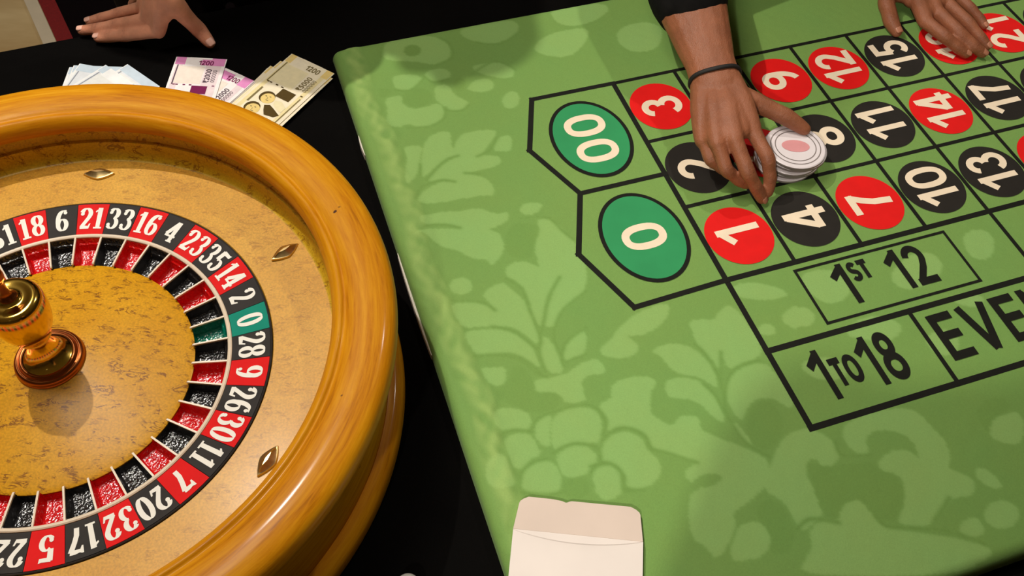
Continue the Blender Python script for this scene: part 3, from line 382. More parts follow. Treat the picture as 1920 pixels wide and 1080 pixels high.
# ------------------------------------------------------------------ green betting layout
LA = 0.368; LO = (0.1391, 1.1346); lex = (math.cos(LA), math.sin(LA)); ley = (math.sin(LA), -math.cos(LA))
def LP(s, t, z=0.0): return W(LO[0]+s*lex[0]+t*ley[0], LO[1]+s*lex[1]+t*ley[1], z)
SL, SR, TT, TB_ = -0.400, 1.40, -0.203, 0.838
lay = empty('betting_layout', LP(0.5, 0.3, ZB), label='green damask betting board with printed roulette layout on black table', cat='game board')
def cloth_mesh():
    R = 0.016; over = 0.026
    fs = list(np.arange(SL-over, 0.80, 0.0022)); cs = list(np.linspace(0.80, SR+over, 60))
    s = np.array(fs+cs[1:]); t = np.arange(TT-over, TB_+over+0.001, 0.0022)
    Sg, Tg = np.meshgrid(s, t, indexing='ij')
    val = np.zeros_like(Sg)
    def fill(poly, v, soft=None):
        P = np.array(poly)/1e4; lo, hi = P.min(0)-0.004, P.max(0)+0.004
        i0, i1 = np.searchsorted(s, [lo[0], hi[0]]); j0, j1 = np.searchsorted(t, [lo[1], hi[1]])
        if i1 <= i0 or j1 <= j0: return
        # smooth the outline a little
        for _ in range(2): P = np.stack([P*0.75+np.roll(P, -1, 0)*0.25, P*0.25+np.roll(P, -1, 0)*0.75], 1).reshape(-1, 2)
        sx, ty = Sg[i0:i1, j0:j1], Tg[i0:i1, j0:j1]; ins = np.zeros(sx.shape, bool)
        for k in range(len(P)):
            (xa, ya), (xb, yb) = P[k], P[(k+1) % len(P)]
            if ya == yb: continue
            c = ((ya > ty) != (yb > ty)) & (sx < (xb-xa)*(ty-ya)/(yb-ya)+xa); ins ^= c
        sub = val[i0:i1, j0:j1]; sub[ins] = v
    for p in DAMASK_LIGHT: fill(p, 1.0)
    for p in DAMASK_DARK: fill(p, -0.15)
    for st in DAMASK_VEIN:
        P = np.array(st)/1e4
        q = []
        for k in range(len(P)-1):
            p0, p1, p2, p3 = P[max(0, k-1)], P[k], P[k+1], P[min(len(P)-1, k+2)]
            for u in np.linspace(0, 1, 14): q.append(0.5*((2*p1)+(-p0+p2)*u+(2*p0-5*p1+4*p2-p3)*u*u+(-p0+3*p1-3*p2+p3)*u**3))
        for x, y in q:
            i0, i1 = np.searchsorted(s, [x-0.008, x+0.008]); j0, j1 = np.searchsorted(t, [y-0.008, y+0.008])
            if i1 <= i0 or j1 <= j0: continue
            d2 = (Sg[i0:i1, j0:j1]-x)**2+(Tg[i0:i1, j0:j1]-y)**2
            k = np.exp(-d2/(0.0026**2)); val[i0:i1, j0:j1] = np.minimum(val[i0:i1, j0:j1], 1.0-1.45*k) * (k > 0.02) + val[i0:i1, j0:j1]*(k <= 0.02)
    # beyond the traced part the same motifs repeat
    n = int(0.88/0.0022)
    c0 = np.searchsorted(s, 0.78)
    for i in range(c0, len(s)):
        src = np.searchsorted(s, s[i]-1.02); val[i] = val[min(max(src, 60), c0-1)]
    v2 = val.copy(); v2[1:-1, 1:-1] = (val[1:-1, 1:-1]*4+val[:-2, 1:-1]+val[2:, 1:-1]+val[1:-1, :-2]+val[1:-1, 2:])/8
    v2 = np.clip(v2*0.78+0.18, 0, 1)
    # heights: padded hem ridge near the left and far edges, soft wrinkles, rolled border
    dl = Sg-SL; wob = 0.004*np.sin(Tg*17)+0.0025*np.sin(Tg*41+1)
    ridge = np.exp(-((dl-0.036-wob)/0.0085)**2); hem = np.clip(1-np.abs(dl-0.030-wob)/0.017, 0, 1)**0.7
    ridge2 = np.exp(-((Tg-TT-0.02)/0.01)**2)*0.4
    crump = np.zeros_like(Sg); rs = np.random.RandomState(3)
    for q in range(26):
        fs_, ft_ = rs.uniform(60, 420), rs.uniform(25, 330)*rs.choice([-1, 1]); crump += np.sin(Sg*fs_+Tg*ft_+rs.uniform(0, 6.28)+2.0*np.sin(Tg*rs.uniform(10, 40)))/(0.5+(fs_+abs(ft_))/200)
    crump *= 0.00022; band = np.clip(1-np.abs(dl-0.03-wob)/0.03, 0, 1)
    hem = np.clip(hem*(0.75+900*crump), 0, 1)
    Z = 0.0022*ridge+0.0012*ridge2+band*crump*1.6+0.00012*crump/0.00022*0.25
    x = Sg.copy(); y = Tg.copy()
    for arr, lo, hi in ((x, SL, SR), (y, TT, TB_)):
        for sg, edge in ((1, lo), (-1, hi)):
            d = np.maximum(0, sg*(edge+sg*R-arr)); th = np.minimum(d/R, PI/2); ext = np.maximum(0, d-R*PI/2)
            m = d > 0
            arr[m] = (edge+sg*R-sg*R*np.sin(th))[m]; Z[m] += (-R*(1-np.cos(th))-ext)[m]
    Z = np.maximum(Z, ZB+0.002)
    co = np.stack([(LO[0]+x*lex[0]+y*ley[0])*S, (LO[1]+x*lex[1]+y*ley[1])*S, T+Z*S], -1).reshape(-1, 3)-np.array(locof(lay))
    ni, nj = Sg.shape; a = np.arange(ni*nj).reshape(ni, nj)
    q = np.stack([a[:-1, :-1], a[:-1, 1:], a[1:, 1:], a[1:, :-1]], -1).reshape(-1, 4)
    me = bpy.data.meshes.new('printed_cloth')
    me.vertices.add(len(co)); me.vertices.foreach_set('co', co.astype(np.float32).ravel())
    me.loops.add(q.size); me.loops.foreach_set('vertex_index', q.astype(np.int32).ravel())
    me.polygons.add(len(q)); me.polygons.foreach_set('loop_start', np.arange(0, q.size, 4, dtype=np.int32))
    me.polygons.foreach_set('use_smooth', np.ones(len(q), bool)); me.update(calc_edges=True)
    at = me.color_attributes.new('damask', 'FLOAT_COLOR', 'POINT')
    colr = np.zeros((len(co), 4), np.float32); colr[:, 0] = v2.ravel(); colr[:, 1] = hem.ravel(); colr[:, 3] = 1
    at.data.foreach_set('color', colr.ravel())
    me.materials.append(M['cloth']); return me
o = link(bpy.data.objects.new('printed_cloth', cloth_mesh())); o.parent = lay
mb = MB(); a = LP(SL+0.02, TT+0.02); 
mb.box(LP((SL+SR)/2, (TT+TB_)/2, ZB/2-0.002), (LP(1, 0)-LP(0, 0))*((SR-SL)/2-0.006), (LP(0, 1)-LP(0, 0))*((TB_-TT)/2-0.006), (0, 0, S*(-ZB/2-0.004)))
obj('board_core', mb, M['dark'], lay, label='dark board beneath the green cloth')
# white edging showing in two places below the left hem
for t0, t1, wd in ((-0.018, 0.024, 0.0018), (0.215, 0.385, 0.0026)):
    mb = MB(); n = 14; top = []
    for k in range(n+1):
        t = t0+(t1-t0)*k/n; ww = wd*(0.25+0.75*math.sin(PI*k/n)**0.7)
        top.append((t, ww))
    vs = []
    for t, ww in top: vs += [LP(SL+0.002, t, -0.0165), LP(SL-ww-0.0002, t, -0.0165), LP(SL-ww-0.0002, t, ZB+0.001), LP(SL+0.002, t, ZB+0.001)]
    fs = [(4*k+i, 4*k+(i+1) % 4, 4*k+4+(i+1) % 4, 4*k+4+i) for k in range(n) for i in range(4)]+[(0, 1, 2, 3), (4*n+3, 4*n+2, 4*n+1, 4*n)]
    mb.add(vs, fs); fix_normals(obj('edge_strip', mb, M['stripw'], lay, label='white edging showing below the left hem'))

CW, CH = 0.1032, 0.1328          # cell size
ZP = 0.0006
LEV = [0]
def line(mb, p, q, w, ext=None, z=0.0006):
    (ax, ay), (bx, by) = p, q; dx, dy = bx-ax, by-ay; l = math.hypot(dx, dy); dx /= l; dy /= l
    e = w/2 if ext is None else ext
    ax -= dx*e; ay -= dy*e; bx += dx*e; by += dy*e
    mb.add([LP(ax-dy*w/2, ay+dx*w/2, z), LP(bx-dy*w/2, by+dx*w/2, z), LP(bx+dy*w/2, by-dx*w/2, z), LP(ax+dy*w/2, ay-dx*w/2, z)], [(0, 1, 2, 3)])
NCOL = 12; RW = NCOL*CW; t3, t4, t5 = 3*CH, 3*CH+0.1164, 3*CH+0.1164+0.113
def lines(name, segs, w):
    mb = MB()
    for a, b in segs: LEV[0] += 1; line(mb, a, b, w, z=ZP-0.0004+0.000012*LEV[0])
    return obj(name, mb, M['ink'], lay)
for j, wd in ((0, .0066), (1, .0064), (2, .0066)): lines('row_line', [((0, j*CH), (RW, j*CH))], wd)
for tt in (t3, t4, t5): lines('row_line', [((0, tt), (RW, tt))], 0.0084)
lines('column_line', [((0, 0), (0, t5))], 0.0078)
for i in range(1, NCOL+1): lines('column_line', [((i*CW, 0), (i*CW, t3 if i % 4 else t4))], 0.0062)
for i in range(2, NCOL+1, 2): lines('column_line', [((i*CW, t4), (i*CW, t5))], 0.0062)
lines('zero_outline', [((0, 0), (-0.1335, -0.0015)), ((-0.1335, -0.0015), (-0.172, 0.0995)), ((-0.172, 0.0995), (-0.131, 0.199)), ((-0.131, 0.199), (-0.172, 0.3005)),
                       ((-0.172, 0.3005), (-0.134, 0.403)), ((-0.134, 0.403), (0, t3)), ((-0.131, 0.199), (0, 1.5*CH))], 0.0078)
for k in range(3):
    x0, x1, y0, y1 = 0.095+k*4*CW, 0.328+k*4*CW, 0.412, 0.5
    lines('inner_box', [((x0, y0), (x1, y0)), ((x1, y0), (x1, y1)), ((x1, y1), (x0, y1)), ((x0, y1), (x0, y0))], 0.0042)
def ellipse(s, t, rs, rt, z, n=56, rot=0.0):
    mb = MB(); mb.add([LP(s+rs*math.cos(2*PI*k/n), t+rt*math.sin(2*PI*k/n), z) for k in range(n)], [tuple(range(n-1, -1, -1))]); return mb
REDS = {1, 3, 5, 7, 9, 12, 14, 16, 18, 19, 21, 23, 25, 27, 30, 32, 34, 36}
def turned(s, t, z): return lambda x, y: LP(s-y, t-x, z)     # numerals lie on their side
def upright(s, t, z): return lambda x, y: LP(s+x, t-y, z)
for n in range(1, 37):
    i = (n-1)//3; j = 2-(n-1) % 3; s, t = (i+0.5)*CW-0.0005, (j+0.5)*CH+0.002
    m = M['pdisc_r'] if n in REDS else M['pdisc_b']
    d = obj('number_disc', ellipse(s, t, 0.0475, 0.0505, ZP+0.0002), m, lay, label='%s printed disc with the number %d' % ('red' if n in REDS else 'black', n))
    st = str(n)
    v, f = text2d(st, SANS, 0.064, 0.10, 0.92 if len(st) == 2 else 1.0, 0.168)
    decal('numeral', v, f, turned(s+0.001, t, ZP+0.0006), M['cream'], d)
for name, s, t in (('00', -0.0765, 0.1015), ('0', -0.0752, 0.2975)):
    d = obj('number_oval', ellipse(s, t, 0.0600, 0.0800, ZP+0.0002), M['ink'], lay, label='green printed oval with black outline and the number '+name)
    obj('oval_fill', ellipse(s, t, 0.0543, 0.0738, ZP+0.0005), M['pdisc_g'], d)
    v, f = text2d(name, SANS, 0.0635, 0.14, 1.06, 0.172); decal('numeral', v, f, turned(s, t+0.0005, ZP+0.0008), M['cream'], d)
def word(s, t, txt, h, xs, track, scale, label, stroke=0.17):
    v, f = text2d(txt, SANS, h, track, xs, stroke, None, scale); return decal('lettering', v, f, upright(s, t, ZP+0.0002), M['ink'], lay, label=label)
word(0.2065, 0.4515, '1ST 12', 0.066, 0.78, 0.09, [(1, 0), (0.45, 0.5), (0.45, 0.5), (1, 0), (1, 0), (1, 0)], 'black printed lettering 1ST 12')
word(0.0985, 0.5670, '1TO18', 0.072, 0.66, 0.10, [(1, 0), (0.54, 0.2), (0.54, 0.2), (1, 0), (1, 0)], 'black printed lettering 1 TO 18')
word(0.3110, 0.5640, 'EVEN', 0.070, 0.88, 0.13, None, 'black printed lettering EVEN')

# ------------------------------------------------------------------ roulette wheel
WC = W(-0.5035, 0.5316, 0.0)          # axis, green-table level
whl = empty('roulette', W(-0.5035, 0.5316, ZB), label='large honey wood roulette wheel with brass finial on black cloth', cat='roulette wheel')
def lp(name, prof, mat, n=160, auto=35, label=None):
    mb = MB(); mb.lathe([(r*S, z*S) for r, z in prof], WC, n); o = obj(name, mb, mat, whl, smooth=True, auto=auto, label=label); return fix_normals(o)
def fil(pts, n=4):   # Catmull-Rom rounding of a profile
    out = []
    for k in range(len(pts)-1):
        p0, p1, p2, p3 = [np.array(pts[min(max(k+d, 0), len(pts)-1)]) for d in (-1, 0, 1, 2)]
        for u in np.linspace(0, 1, n, endpoint=False): out.append(tuple(0.5*((2*p1)+(-p0+p2)*u+(2*p0-5*p1+4*p2-p3)*u*u+(-p0+3*p1-3*p2+p3)*u**3)))
    return out+[tuple(pts[-1])]
lp('base_moulding', [(0.30, ZB+0.0005)]+fil([(0.376, ZB+0.0005), (0.3815, ZB+0.006), (0.3835, -0.006), (0.3815, 0.004), (0.375, 0.0095), (0.369, 0.011)])+[(0.365, 0.012), (0.362, 0.008), (0.30, 0.008)], M['wood'])
lp('side_wall', fil([(0.364, 0.006), (0.3655, 0.03), (0.368, 0.07), (0.371, 0.105), (0.374, 0.119)]), M['wood'])
lp('rim', fil([(0.374, 0.119), (0.3795, 0.1235), (0.3835, 0.132), (0.3835, 0.141), (0.3800, 0.1495), (0.3715, 0.155), (0.356, 0.1572), (0.341, 0.1555), (0.333, 0.1528), (0.3285, 0.1505), (0.3262, 0.1508), (0.3235, 0.1526),
               (0.3195, 0.1515), (0.3155, 0.147), (0.3128, 0.140), (0.3132, 0.133), (0.3175, 0.1265), (0.3215, 0.1225)]), M['wood'])
lp('ball_track', [(0.3215, 0.1225), (0.3218, 0.116), (0.3195, 0.1105), (0.3172, 0.1095), (0.3160, 0.1085)]+fil([(0.3160, 0.1085), (0.3163, 0.099), (0.3150, 0.090), (0.3110, 0.0838), (0.3080, 0.0822)]), M['track'])
lp('apron', [(0.3080, 0.0822), (0.29, 0.0812), (0.265, 0.0798), (0.2400, 0.0785), (0.2390, 0.077), (0.2390, 0.060)], M['apron'])
lp('rotor_body', [(0.2386, 0.060), (0.2386, 0.0790), (0.2376, 0.0797), (0.2366, 0.0790), (0.1930, 0.0715), (0.1870, 0.0700), (0.1860, 0.052), (0.148, 0.052), (0.1482, 0.0645)], M['blk'])
lp('cone', [(0.1486, 0.0620)]+fil([(0.1489, 0.0650), (0.1475, 0.0672), (0.125, 0.0728), (0.09, 0.0802), (0.055, 0.0872), (0.03, 0.0915), (0.004, 0.0925)]), M['cone'])
lp('ivory_ring', [(0.1872, 0.0700), (0.1876, 0.0740), (0.1890, 0.0752), (0.1910, 0.0754), (0.1924, 0.0744), (0.1928, 0.0712)], M['ivory'], label='ivory ring between numbers and pockets')
SEQ = '18 6 21 33 16 4 23 35 14 2 0 28 9 26 30 11 7 20 32 17 5 22 34 15 3 24 36 13 1 00 27 10 25 29 12 8 19 31'.split()
PH = 2.0976; DA = 2*PI/38
def pol(r, a, z): return WC + Vector((r*S*math.cos(a), r*S*math.sin(a), z*S))
def slope(r): return 0.0732+(r-0.1925)*(0.0792-0.0732)/(0.2365-0.1925)
for k, num in enumerate(SEQ):
    a0 = PH-DA*k; a1 = a0-DA; am = (a0+a1)/2
    kind = 'grn' if num in ('0', '00') else ('red' if int(num) in REDS else 'blk')
    cname = {'grn': 'green', 'red': 'red', 'blk': 'black'}[kind]
    # number plate: a wedge with its own thickness and a hairline gap
    mb = MB(); g = 0.0012; nn = 4; vs = []; fs = []
    for q in range(nn+1):
        a = a0-g*1.2-(DA-2.4*g)*q/nn
        vs += [pol(0.1930, a, slope(0.193)+0.0006), pol(0.2363, a, slope(0.2363)+0.0006), pol(0.2363, a, slope(0.2363)-0.002), pol(0.1930, a, slope(0.193)-0.002)]
    for q in range(nn):
        for e in range(4): fs.append((4*q+e, 4*q+(e+1) % 4, 4*q+4+(e+1) % 4, 4*q+4+e))
    fs += [(0, 1, 2, 3), (4*nn+3, 4*nn+2, 4*nn+1, 4*nn)]
    mb.add(vs, fs); pl = fix_normals(obj('number_plate', mb, M[kind], whl, label='%s wheel plate with the number %s' % (cname, num)))
    v, f = text2d(num, SERIF, 0.0305, 0.06, 1.0, 0.1, (0.062, 0.175))
    rc_ = 0.2155
    def onplate(x, y, am=am):
        r = rc_+y; a = am-x/rc_; return pol(r, a, slope(r)+0.0010)
    decal('numeral', v, f, onplate, M['white'], pl)
    # pocket: outer wall with a step, floor, inner wall, sloping cheeks
    prof = [(0.1872, 0.0725), (0.1846, 0.0665), (0.1828, 0.0655), (0.1800, 0.0570), (0.1650, 0.0555), (0.1520, 0.0552), (0.1492, 0.0635)]
    mb = MB(); vs = []; fs = []
    for pi_, (r, z) in enumerate(prof):
        for q, fr in enumerate((0.012, 0.10, 0.16, 0.5, 0.84, 0.90, 0.988)):
            zz = z if 0 < q < 6 else max(z, 0.0716+(r-0.149)*0.042)
            if q in (1, 5): zz = max(z, z+0.0022 if 2 < pi_ < 6 else z)
            vs.append(pol(r, a0-DA*fr, zz))
    for i in range(len(prof)-1):
        for q in range(6): fs.append((7*i+q, 7*i+q+1, 7*i+8+q, 7*i+7+q))
    mb.add(vs, fs); o = obj('pocket', mb, M['p'+kind], whl, label=cname+' pocket')
    bm = bmesh.new(); bm.from_mesh(o.data); bmesh.ops.recalc_face_normals(bm, faces=bm.faces)
    if sum(fc.normal.z for fc in bm.faces) < 0: bmesh.ops.reverse_faces(bm, faces=bm.faces)
    bm.to_mesh(o.data); bm.free()
    # divider between two pockets
    ca = Vector((math.cos(a0), math.sin(a0), 0)); cs_ = Vector((-math.sin(a0), math.cos(a0), 0)); hw = 0.00105*S
    mb = MB(); vs = []
    for r, zt, zb in ((0.1478, 0.0718, 0.0695), (0.1492, 0.0729, 0.0705), (0.1880, 0.0745, 0.0722)):
        for sg in (-1, 1):
            vs += [WC+ca*r*S+cs_*hw*sg+Vector((0, 0, zt*S)), WC+ca*r*S+cs_*hw*sg+Vector((0, 0, zb*S))]
    mb.add(vs, [(0, 2, 6, 4), (4, 6, 10, 8), (0, 4, 5, 1), (4, 8, 9, 5), (2, 3, 7, 6), (6, 7, 11, 10), (0, 1, 3, 2), (8, 10, 11, 9)])
    fix_normals(obj('pocket_divider', mb, M['ivory'], whl))
# brass deflector diamonds on the apron
for k in range(6):
    a = math.radians(97.0-59.3*k); r0 = (0.2856, 0.2846, 0.2780, 0.28, 0.28, 0.28)[k]
    er = Vector((math.cos(a), math.sin(a), 0)); ea = Vector((-math.sin(a), math.cos(a), 0))
    L_, X_ = (ea, er) if k % 2 == 0 else (er*0.99+ea*0.12, ea*0.99-er*0.12)      # every other diamond points to the axis
    c = pol(r0, a, 0.0812); n = 12; mb = MB(); hl, hx = 0.0200*S, 0.0094*S
    outl = []
    for q in range(24):
        th = 2*PI*q/24; cx_, sx_ = math.cos(th), math.sin(th)
        outl.append((math.copysign(abs(cx_)**1.35, cx_)*hl, math.copysign(abs(sx_)**1.9, sx_)*hx))
    vs = [c+L_*x+X_*y for x, y in outl]+[c+L_*x*0.94+X_*y*0.94+Vector((0, 0, 0.0022)) for x, y in outl]+[c+L_*x*0.82+X_*y*0.8+Vector((0, 0, 0.0026)) for x, y in outl]+[c+L_*x*0.42+X_*y*0.16+Vector((0, 0, 0.0062)) for x, y in outl]
    fs = [(b*24+q, b*24+(q+1) % 24, b*24+24+(q+1) % 24, b*24+24+q) for b in range(3) for q in range(24)]+[tuple(72+q for q in range(24))]
    mb.add(vs, fs); fix_normals(obj('ball_deflector', mb, M['gold'], whl, smooth=True, auto=25, label='small brass diamond'))
# finial
lp('finial_base', fil([(0.004, 0.090), (0.0345, 0.0905), (0.0368, 0.0935), (0.0362, 0.0972), (0.0335, 0.0992), (0.0318, 0.0985), (0.0305, 0.0998), (0.0285, 0.1018), (0.0262, 0.1012)]), M['copper'], 96, 50)
lp('finial_cup', fil([(0.0262, 0.1005), (0.0245, 0.1015), (0.0200, 0.1050), (0.0150, 0.1115), (0.0120, 0.1200), (0.0112, 0.1290), (0.0125, 0.1345), (0.0150, 0.1370)]), M['brass'], 96, 60)
lp('finial_bulb', fil([(0.0150, 0.1370), (0.0175, 0.1390), (0.0170, 0.1420), (0.0215, 0.1495), (0.0264, 0.1610), (0.0293, 0.1740), (0.0305, 0.1870), (0.0303, 0.1965), (0.0290, 0.2025), (0.0262, 0.2060), (0.0220, 0.2074), (0.0160, 0.2062), (0.0115, 0.2064), (0.0085, 0.2090)]), M['brass'], 96, 60)
lp('finial_stem', fil([(0.0085, 0.2085), (0.0092, 0.2105), (0.0072, 0.2130), (0.0048, 0.2180), (0.0046, 0.2330), (0.0056, 0.2360), (0.0078, 0.2395), (0.0086, 0.2440), (0.0074, 0.2490), (0.0040, 0.2515), (0.0005, 0.2520)]), M['copper'], 96, 60)

# ------------------------------------------------------------------ white ball on the black cloth
bc = W(0.0, 0.0, 0)
def ico(c, r, sub=4):
    bm = bmesh.new(); bmesh.ops.create_icosphere(bm, subdivisions=sub, radius=r); mb = MB()
    mb.add([Vector(c)+v.co for v in bm.verts], [tuple(v.index for v in f.verts) for f in bm.faces]); bm.free(); return mb
bp = W(BALL[0], BALL[1], ZB); rb = 0.0135*S
obj('roulette_ball', ico(bp+Vector((0, 0, rb+0.0006)), rb), M['ball'], at=bp, smooth=True, label='small white ball on the black cloth between wheel and green board', cat='ball')

# ------------------------------------------------------------------ banknotes
PINKP = dict(paper=lin((240, 222, 226)), band=lin((232, 148, 204)), dark=lin((122, 30, 82)), txt=lin((92, 72, 84)), win=lin((244, 232, 220)), edge=lin((250, 244, 244)))
YELP = dict(paper=lin((243, 226, 172)), band=lin((240, 212, 136)), dark=lin((84, 66, 28)), txt=lin((132, 118, 78)), win=lin((243, 230, 188)), edge=lin((248, 236, 208)))
BLUP = dict(paper=lin((232, 236, 242)), band=lin((206, 222, 236)), dark=lin((120, 126, 140)), txt=lin((150, 156, 168)), win=lin((240, 242, 240)), edge=lin((248, 250, 252)))
for P_, nm in ((PINKP, 'pink'), (YELP, 'yellow'), (BLUP, 'pale_blue')):
    for k_ in list(P_): P_['m_'+k_] = plain('%s_note_%s' % (nm, k_), P_[k_], 0.75, var=0.05, scale=120, spec=0.2)
def banknote(corner, ang, width, length, z, pal, nm, label, group, printed=2, droop=0.0, denom='r2000'):
    """top-left corner (units), ang = direction of the short top edge; the length runs to its right-hand side (down)"""
    ca, sa = math.cos(ang), math.sin(ang); ex = (ca, sa); ey = (sa, -ca)
    def P(x, y, h=0.0):
        bend = -droop*(y/length)**2 + 0.0006*math.sin(3*x/width+z*900)
        return W(corner[0]+ex[0]*x+ey[0]*y, corner[1]+ex[1]*x+ey[1]*y, z+bend+h)
    mb = MB(); nx, ny = 4, 8; th = 0.00022
    for h in (0, th):
        for j in range(ny+1):
            for i in range(nx+1): mb.v.append(P(width*i/nx, length*j/ny, h))
    n1 = (nx+1)*(ny+1)
    for j in range(ny):
        for i in range(nx):
            q = j*(nx+1)+i; mb.f += [(q, q+1, q+nx+2, q+nx+1), (n1+q, n1+q+nx+1, n1+q+nx+2, n1+q+1)]
    per = [i for i in range(nx+1)]+[j*(nx+1)+nx for j in range(1, ny+1)]+[ny*(nx+1)+i for i in range(nx-1, -1, -1)]+[j*(nx+1) for j in range(ny-1, 0, -1)]
    for q in range(len(per)): a, b = per[q], per[(q+1) % len(per)]; mb.f.append((a, n1+a, n1+b, b))
    org = P(width/2, length/2)
    note = fix_normals(obj(nm, mb, pal['m_edge'], at=org, label=label, cat='banknote', group=group))
    def patch(name, x0, y0, x1, y1, mat, h, n=6, lab=None):
        m = MB()
        for j in range(n+1):
            y = y0+(y1-y0)*j/n; m.v += [P(x0, y, th+h), P(x1, y, th+h)]
        m.f = [(2*j, 2*j+2, 2*j+3, 2*j+1) for j in range(n)]
        return obj(name, m, mat, note, label=lab)
    w, l = width, length
    patch('printed_field', 0.05*w, 0.012*l, 0.93*w, 0.985*l, pal['m_paper'], 0.00012, 8)
    if printed >= 1:
        patch('colour_band', 0.02*w, 0.0*l, 0.98*w, 0.125*l, pal['m_band'], 0.0002, 3)
        patch('blank_window', 0.11*w, 0.15*l, 0.62*w, 0.44*l, pal['m_win'], 0.0002, 4)
        patch('security_thread', 0.075*w, 0.13*l, 0.10*w, 0.46*l, pal['m_txt'], 0.00025, 4)
    if printed >= 2:
        patch('dark_block', 0.48*w, 0.47*l, 0.78*w, 0.60*l, pal['m_dark'], 0.00025, 2)
        for x in (0.10, 0.16, 0.30, 0.42, 0.86): patch('printed_mark', x*w, 0.452*l, (x+0.05)*w, 0.468*l, pal['m_dark'], 0.00028, 1)
        def textp(s, x, y, h, mat, vertical, xs=1.0, stroke=0.16, nm2='lettering'):
            v, f = text2d(s, SANS, h, 0.12, xs, stroke)
            fn = (lambda a, b: P(x-b, y-a, th+0.0003)) if vertical else (lambda a, b: P(x+a, y-b, th+0.0003))
            m = MB(); m.add([fn(a, b)+Vector((0, 0, 0.00003*lv)) for a, b, lv in v], f); obj(nm2, m, mat, note)
        textp(denom, 0.72*w, 0.30*l, 0.11*w, pal['m_txt'], True, 0.95, 0.2)
        textp('000000', 0.84*w, 0.30*l, 0.085*w, pal['m_txt'], True, 0.9, 0.14, 'serial_number')
        textp('1200', 0.62*w, 0.085*l, 0.13*w, pal['m_dark'] if nm.startswith('pink') else pal['m_txt'], False, 0.8, 0.2, 'corner_numeral')
        patch('white_edge', 0.28*w, 0.0*l, 0.72*w, 0.028*l, pal['m_edge'], 0.0003, 1)
    if printed >= 3:
        def blob(name, pts, mat, h):
            m = MB(); m.add([P(x*w, y*l, th+h) for x, y in pts], [tuple(range(len(pts)))]); obj(name, m, mat, note)
        for cx_, cy_ in ((0.40, 0.66), (0.34, 0.855)):
            blob('portrait_hair', [(cx_-0.018+0.150*math.cos(t_), cy_-0.006+0.084*math.sin(t_)) for t_ in np.linspace(0, 2*PI, 24, endpoint=False)], pal['m_dark'], 0.00026)
            blob('portrait_face', [(cx_+0.016+0.132*math.cos(t_), cy_+0.008+0.072*math.sin(t_)) for t_ in np.linspace(0, 2*PI, 24, endpoint=False)], pal['m_band'], 0.00032)
            for ex_, ey_, rx_, ry_ in ((-0.045, -0.012, 0.020, 0.006), (0.035, -0.022, 0.020, 0.006), (0.005, 0.008, 0.008, 0.010), (0.035, 0.034, 0.034, 0.005)):
                blob('portrait_feature', [(cx_+ex_+rx_*math.cos(t_), cy_+ey_+ry_*math.sin(t_)) for t_ in np.linspace(0, 2*PI, 10, endpoint=False)], pal['m_txt'], 0.0004)
        blob('portrait_coat', [(0.47, 0.76), (0.56, 0.73), (0.68, 0.755), (0.86, 0.80), (0.80, 0.85), (0.62, 0.87), (0.54, 0.82)], pal['m_dark'], 0.00036)
        blob('portrait_shirt', [(0.56, 0.655), (0.68, 0.63), (0.84, 0.68), (0.84, 0.76), (0.70, 0.74), (0.60, 0.71)], pal['m_win'], 0.00034)
        patch('printed_line', 0.90*w, 0.50*l, 0.925*w, 0.95*l, pal['m_txt'], 0.0003, 4)
        patch('printed_line', 0.12*w, 0.56*l, 0.16*w, 0.80*l, pal['m_txt'], 0.0003, 4)
    return note
D2 = math.radians; zz = ZB+0.0012
NW, NL = 0.0800, 0.172
# pink fan: right-hand pack below, single front note on top
for k, (dx, dy, da, lab) in enumerate([(0.0055, -0.0040, -3, 'lowest pink note of the turned pack by the wheel rim'), (0.004, -0.003, -2, 'second lowest pink note of the turned pack by the rim'), (0.003, -0.001, -1.2, 'third pink note from the bottom of the turned pack'), (0.0015, 0.0, -0.5, 'pink note just below the top of the turned pack')]):
    banknote((-0.4905+dx, 1.1555+dy), D2(-27.8+da), NW, NL, zz+0.0011*k, PINKP, 'pink_banknote', lab, 'pink banknotes', 1)
banknote((-0.4905, 1.1555), D2(-27.8), NW, NL, zz+0.0046, PINKP, 'pink_banknote', 'top pink note of the turned pack, half under the front pink note', 'pink banknotes', 2)
banknote((-0.552, 1.1614), D2(1.2), NW, NL*0.80, zz+0.0072, PINKP, 'pink_banknote', 'front pink 2000 note lying straight above the rim', 'pink banknotes', 2)
# yellow pack
for k, (dx, dy, da, lab) in enumerate([(-0.034, -0.030, 7, 'lowest yellow note, sticking out furthest left of its pack'), (-0.030, -0.026, 5, 'yellow note second from the bottom of its pack'), (-0.016, -0.014, 1.5, 'yellow note third from the bottom, peeping out on the left'), (0.001, -0.012, 3.0, 'yellow note below the printed couple note, offset to the right')]):
    banknote((-0.3735+dx, 1.1854+dy), D2(-31+da), 0.0825, 0.150, zz+0.0014*k, YELP, 'yellow_banknote', lab, 'yellow banknotes', 1)
banknote((-0.3735, 1.1854), D2(-28.6), 0.0855, 0.152, zz+0.0062, YELP, 'yellow_banknote', 'top yellow note printed with a couple', 'yellow banknotes', 3, denom='r5000')
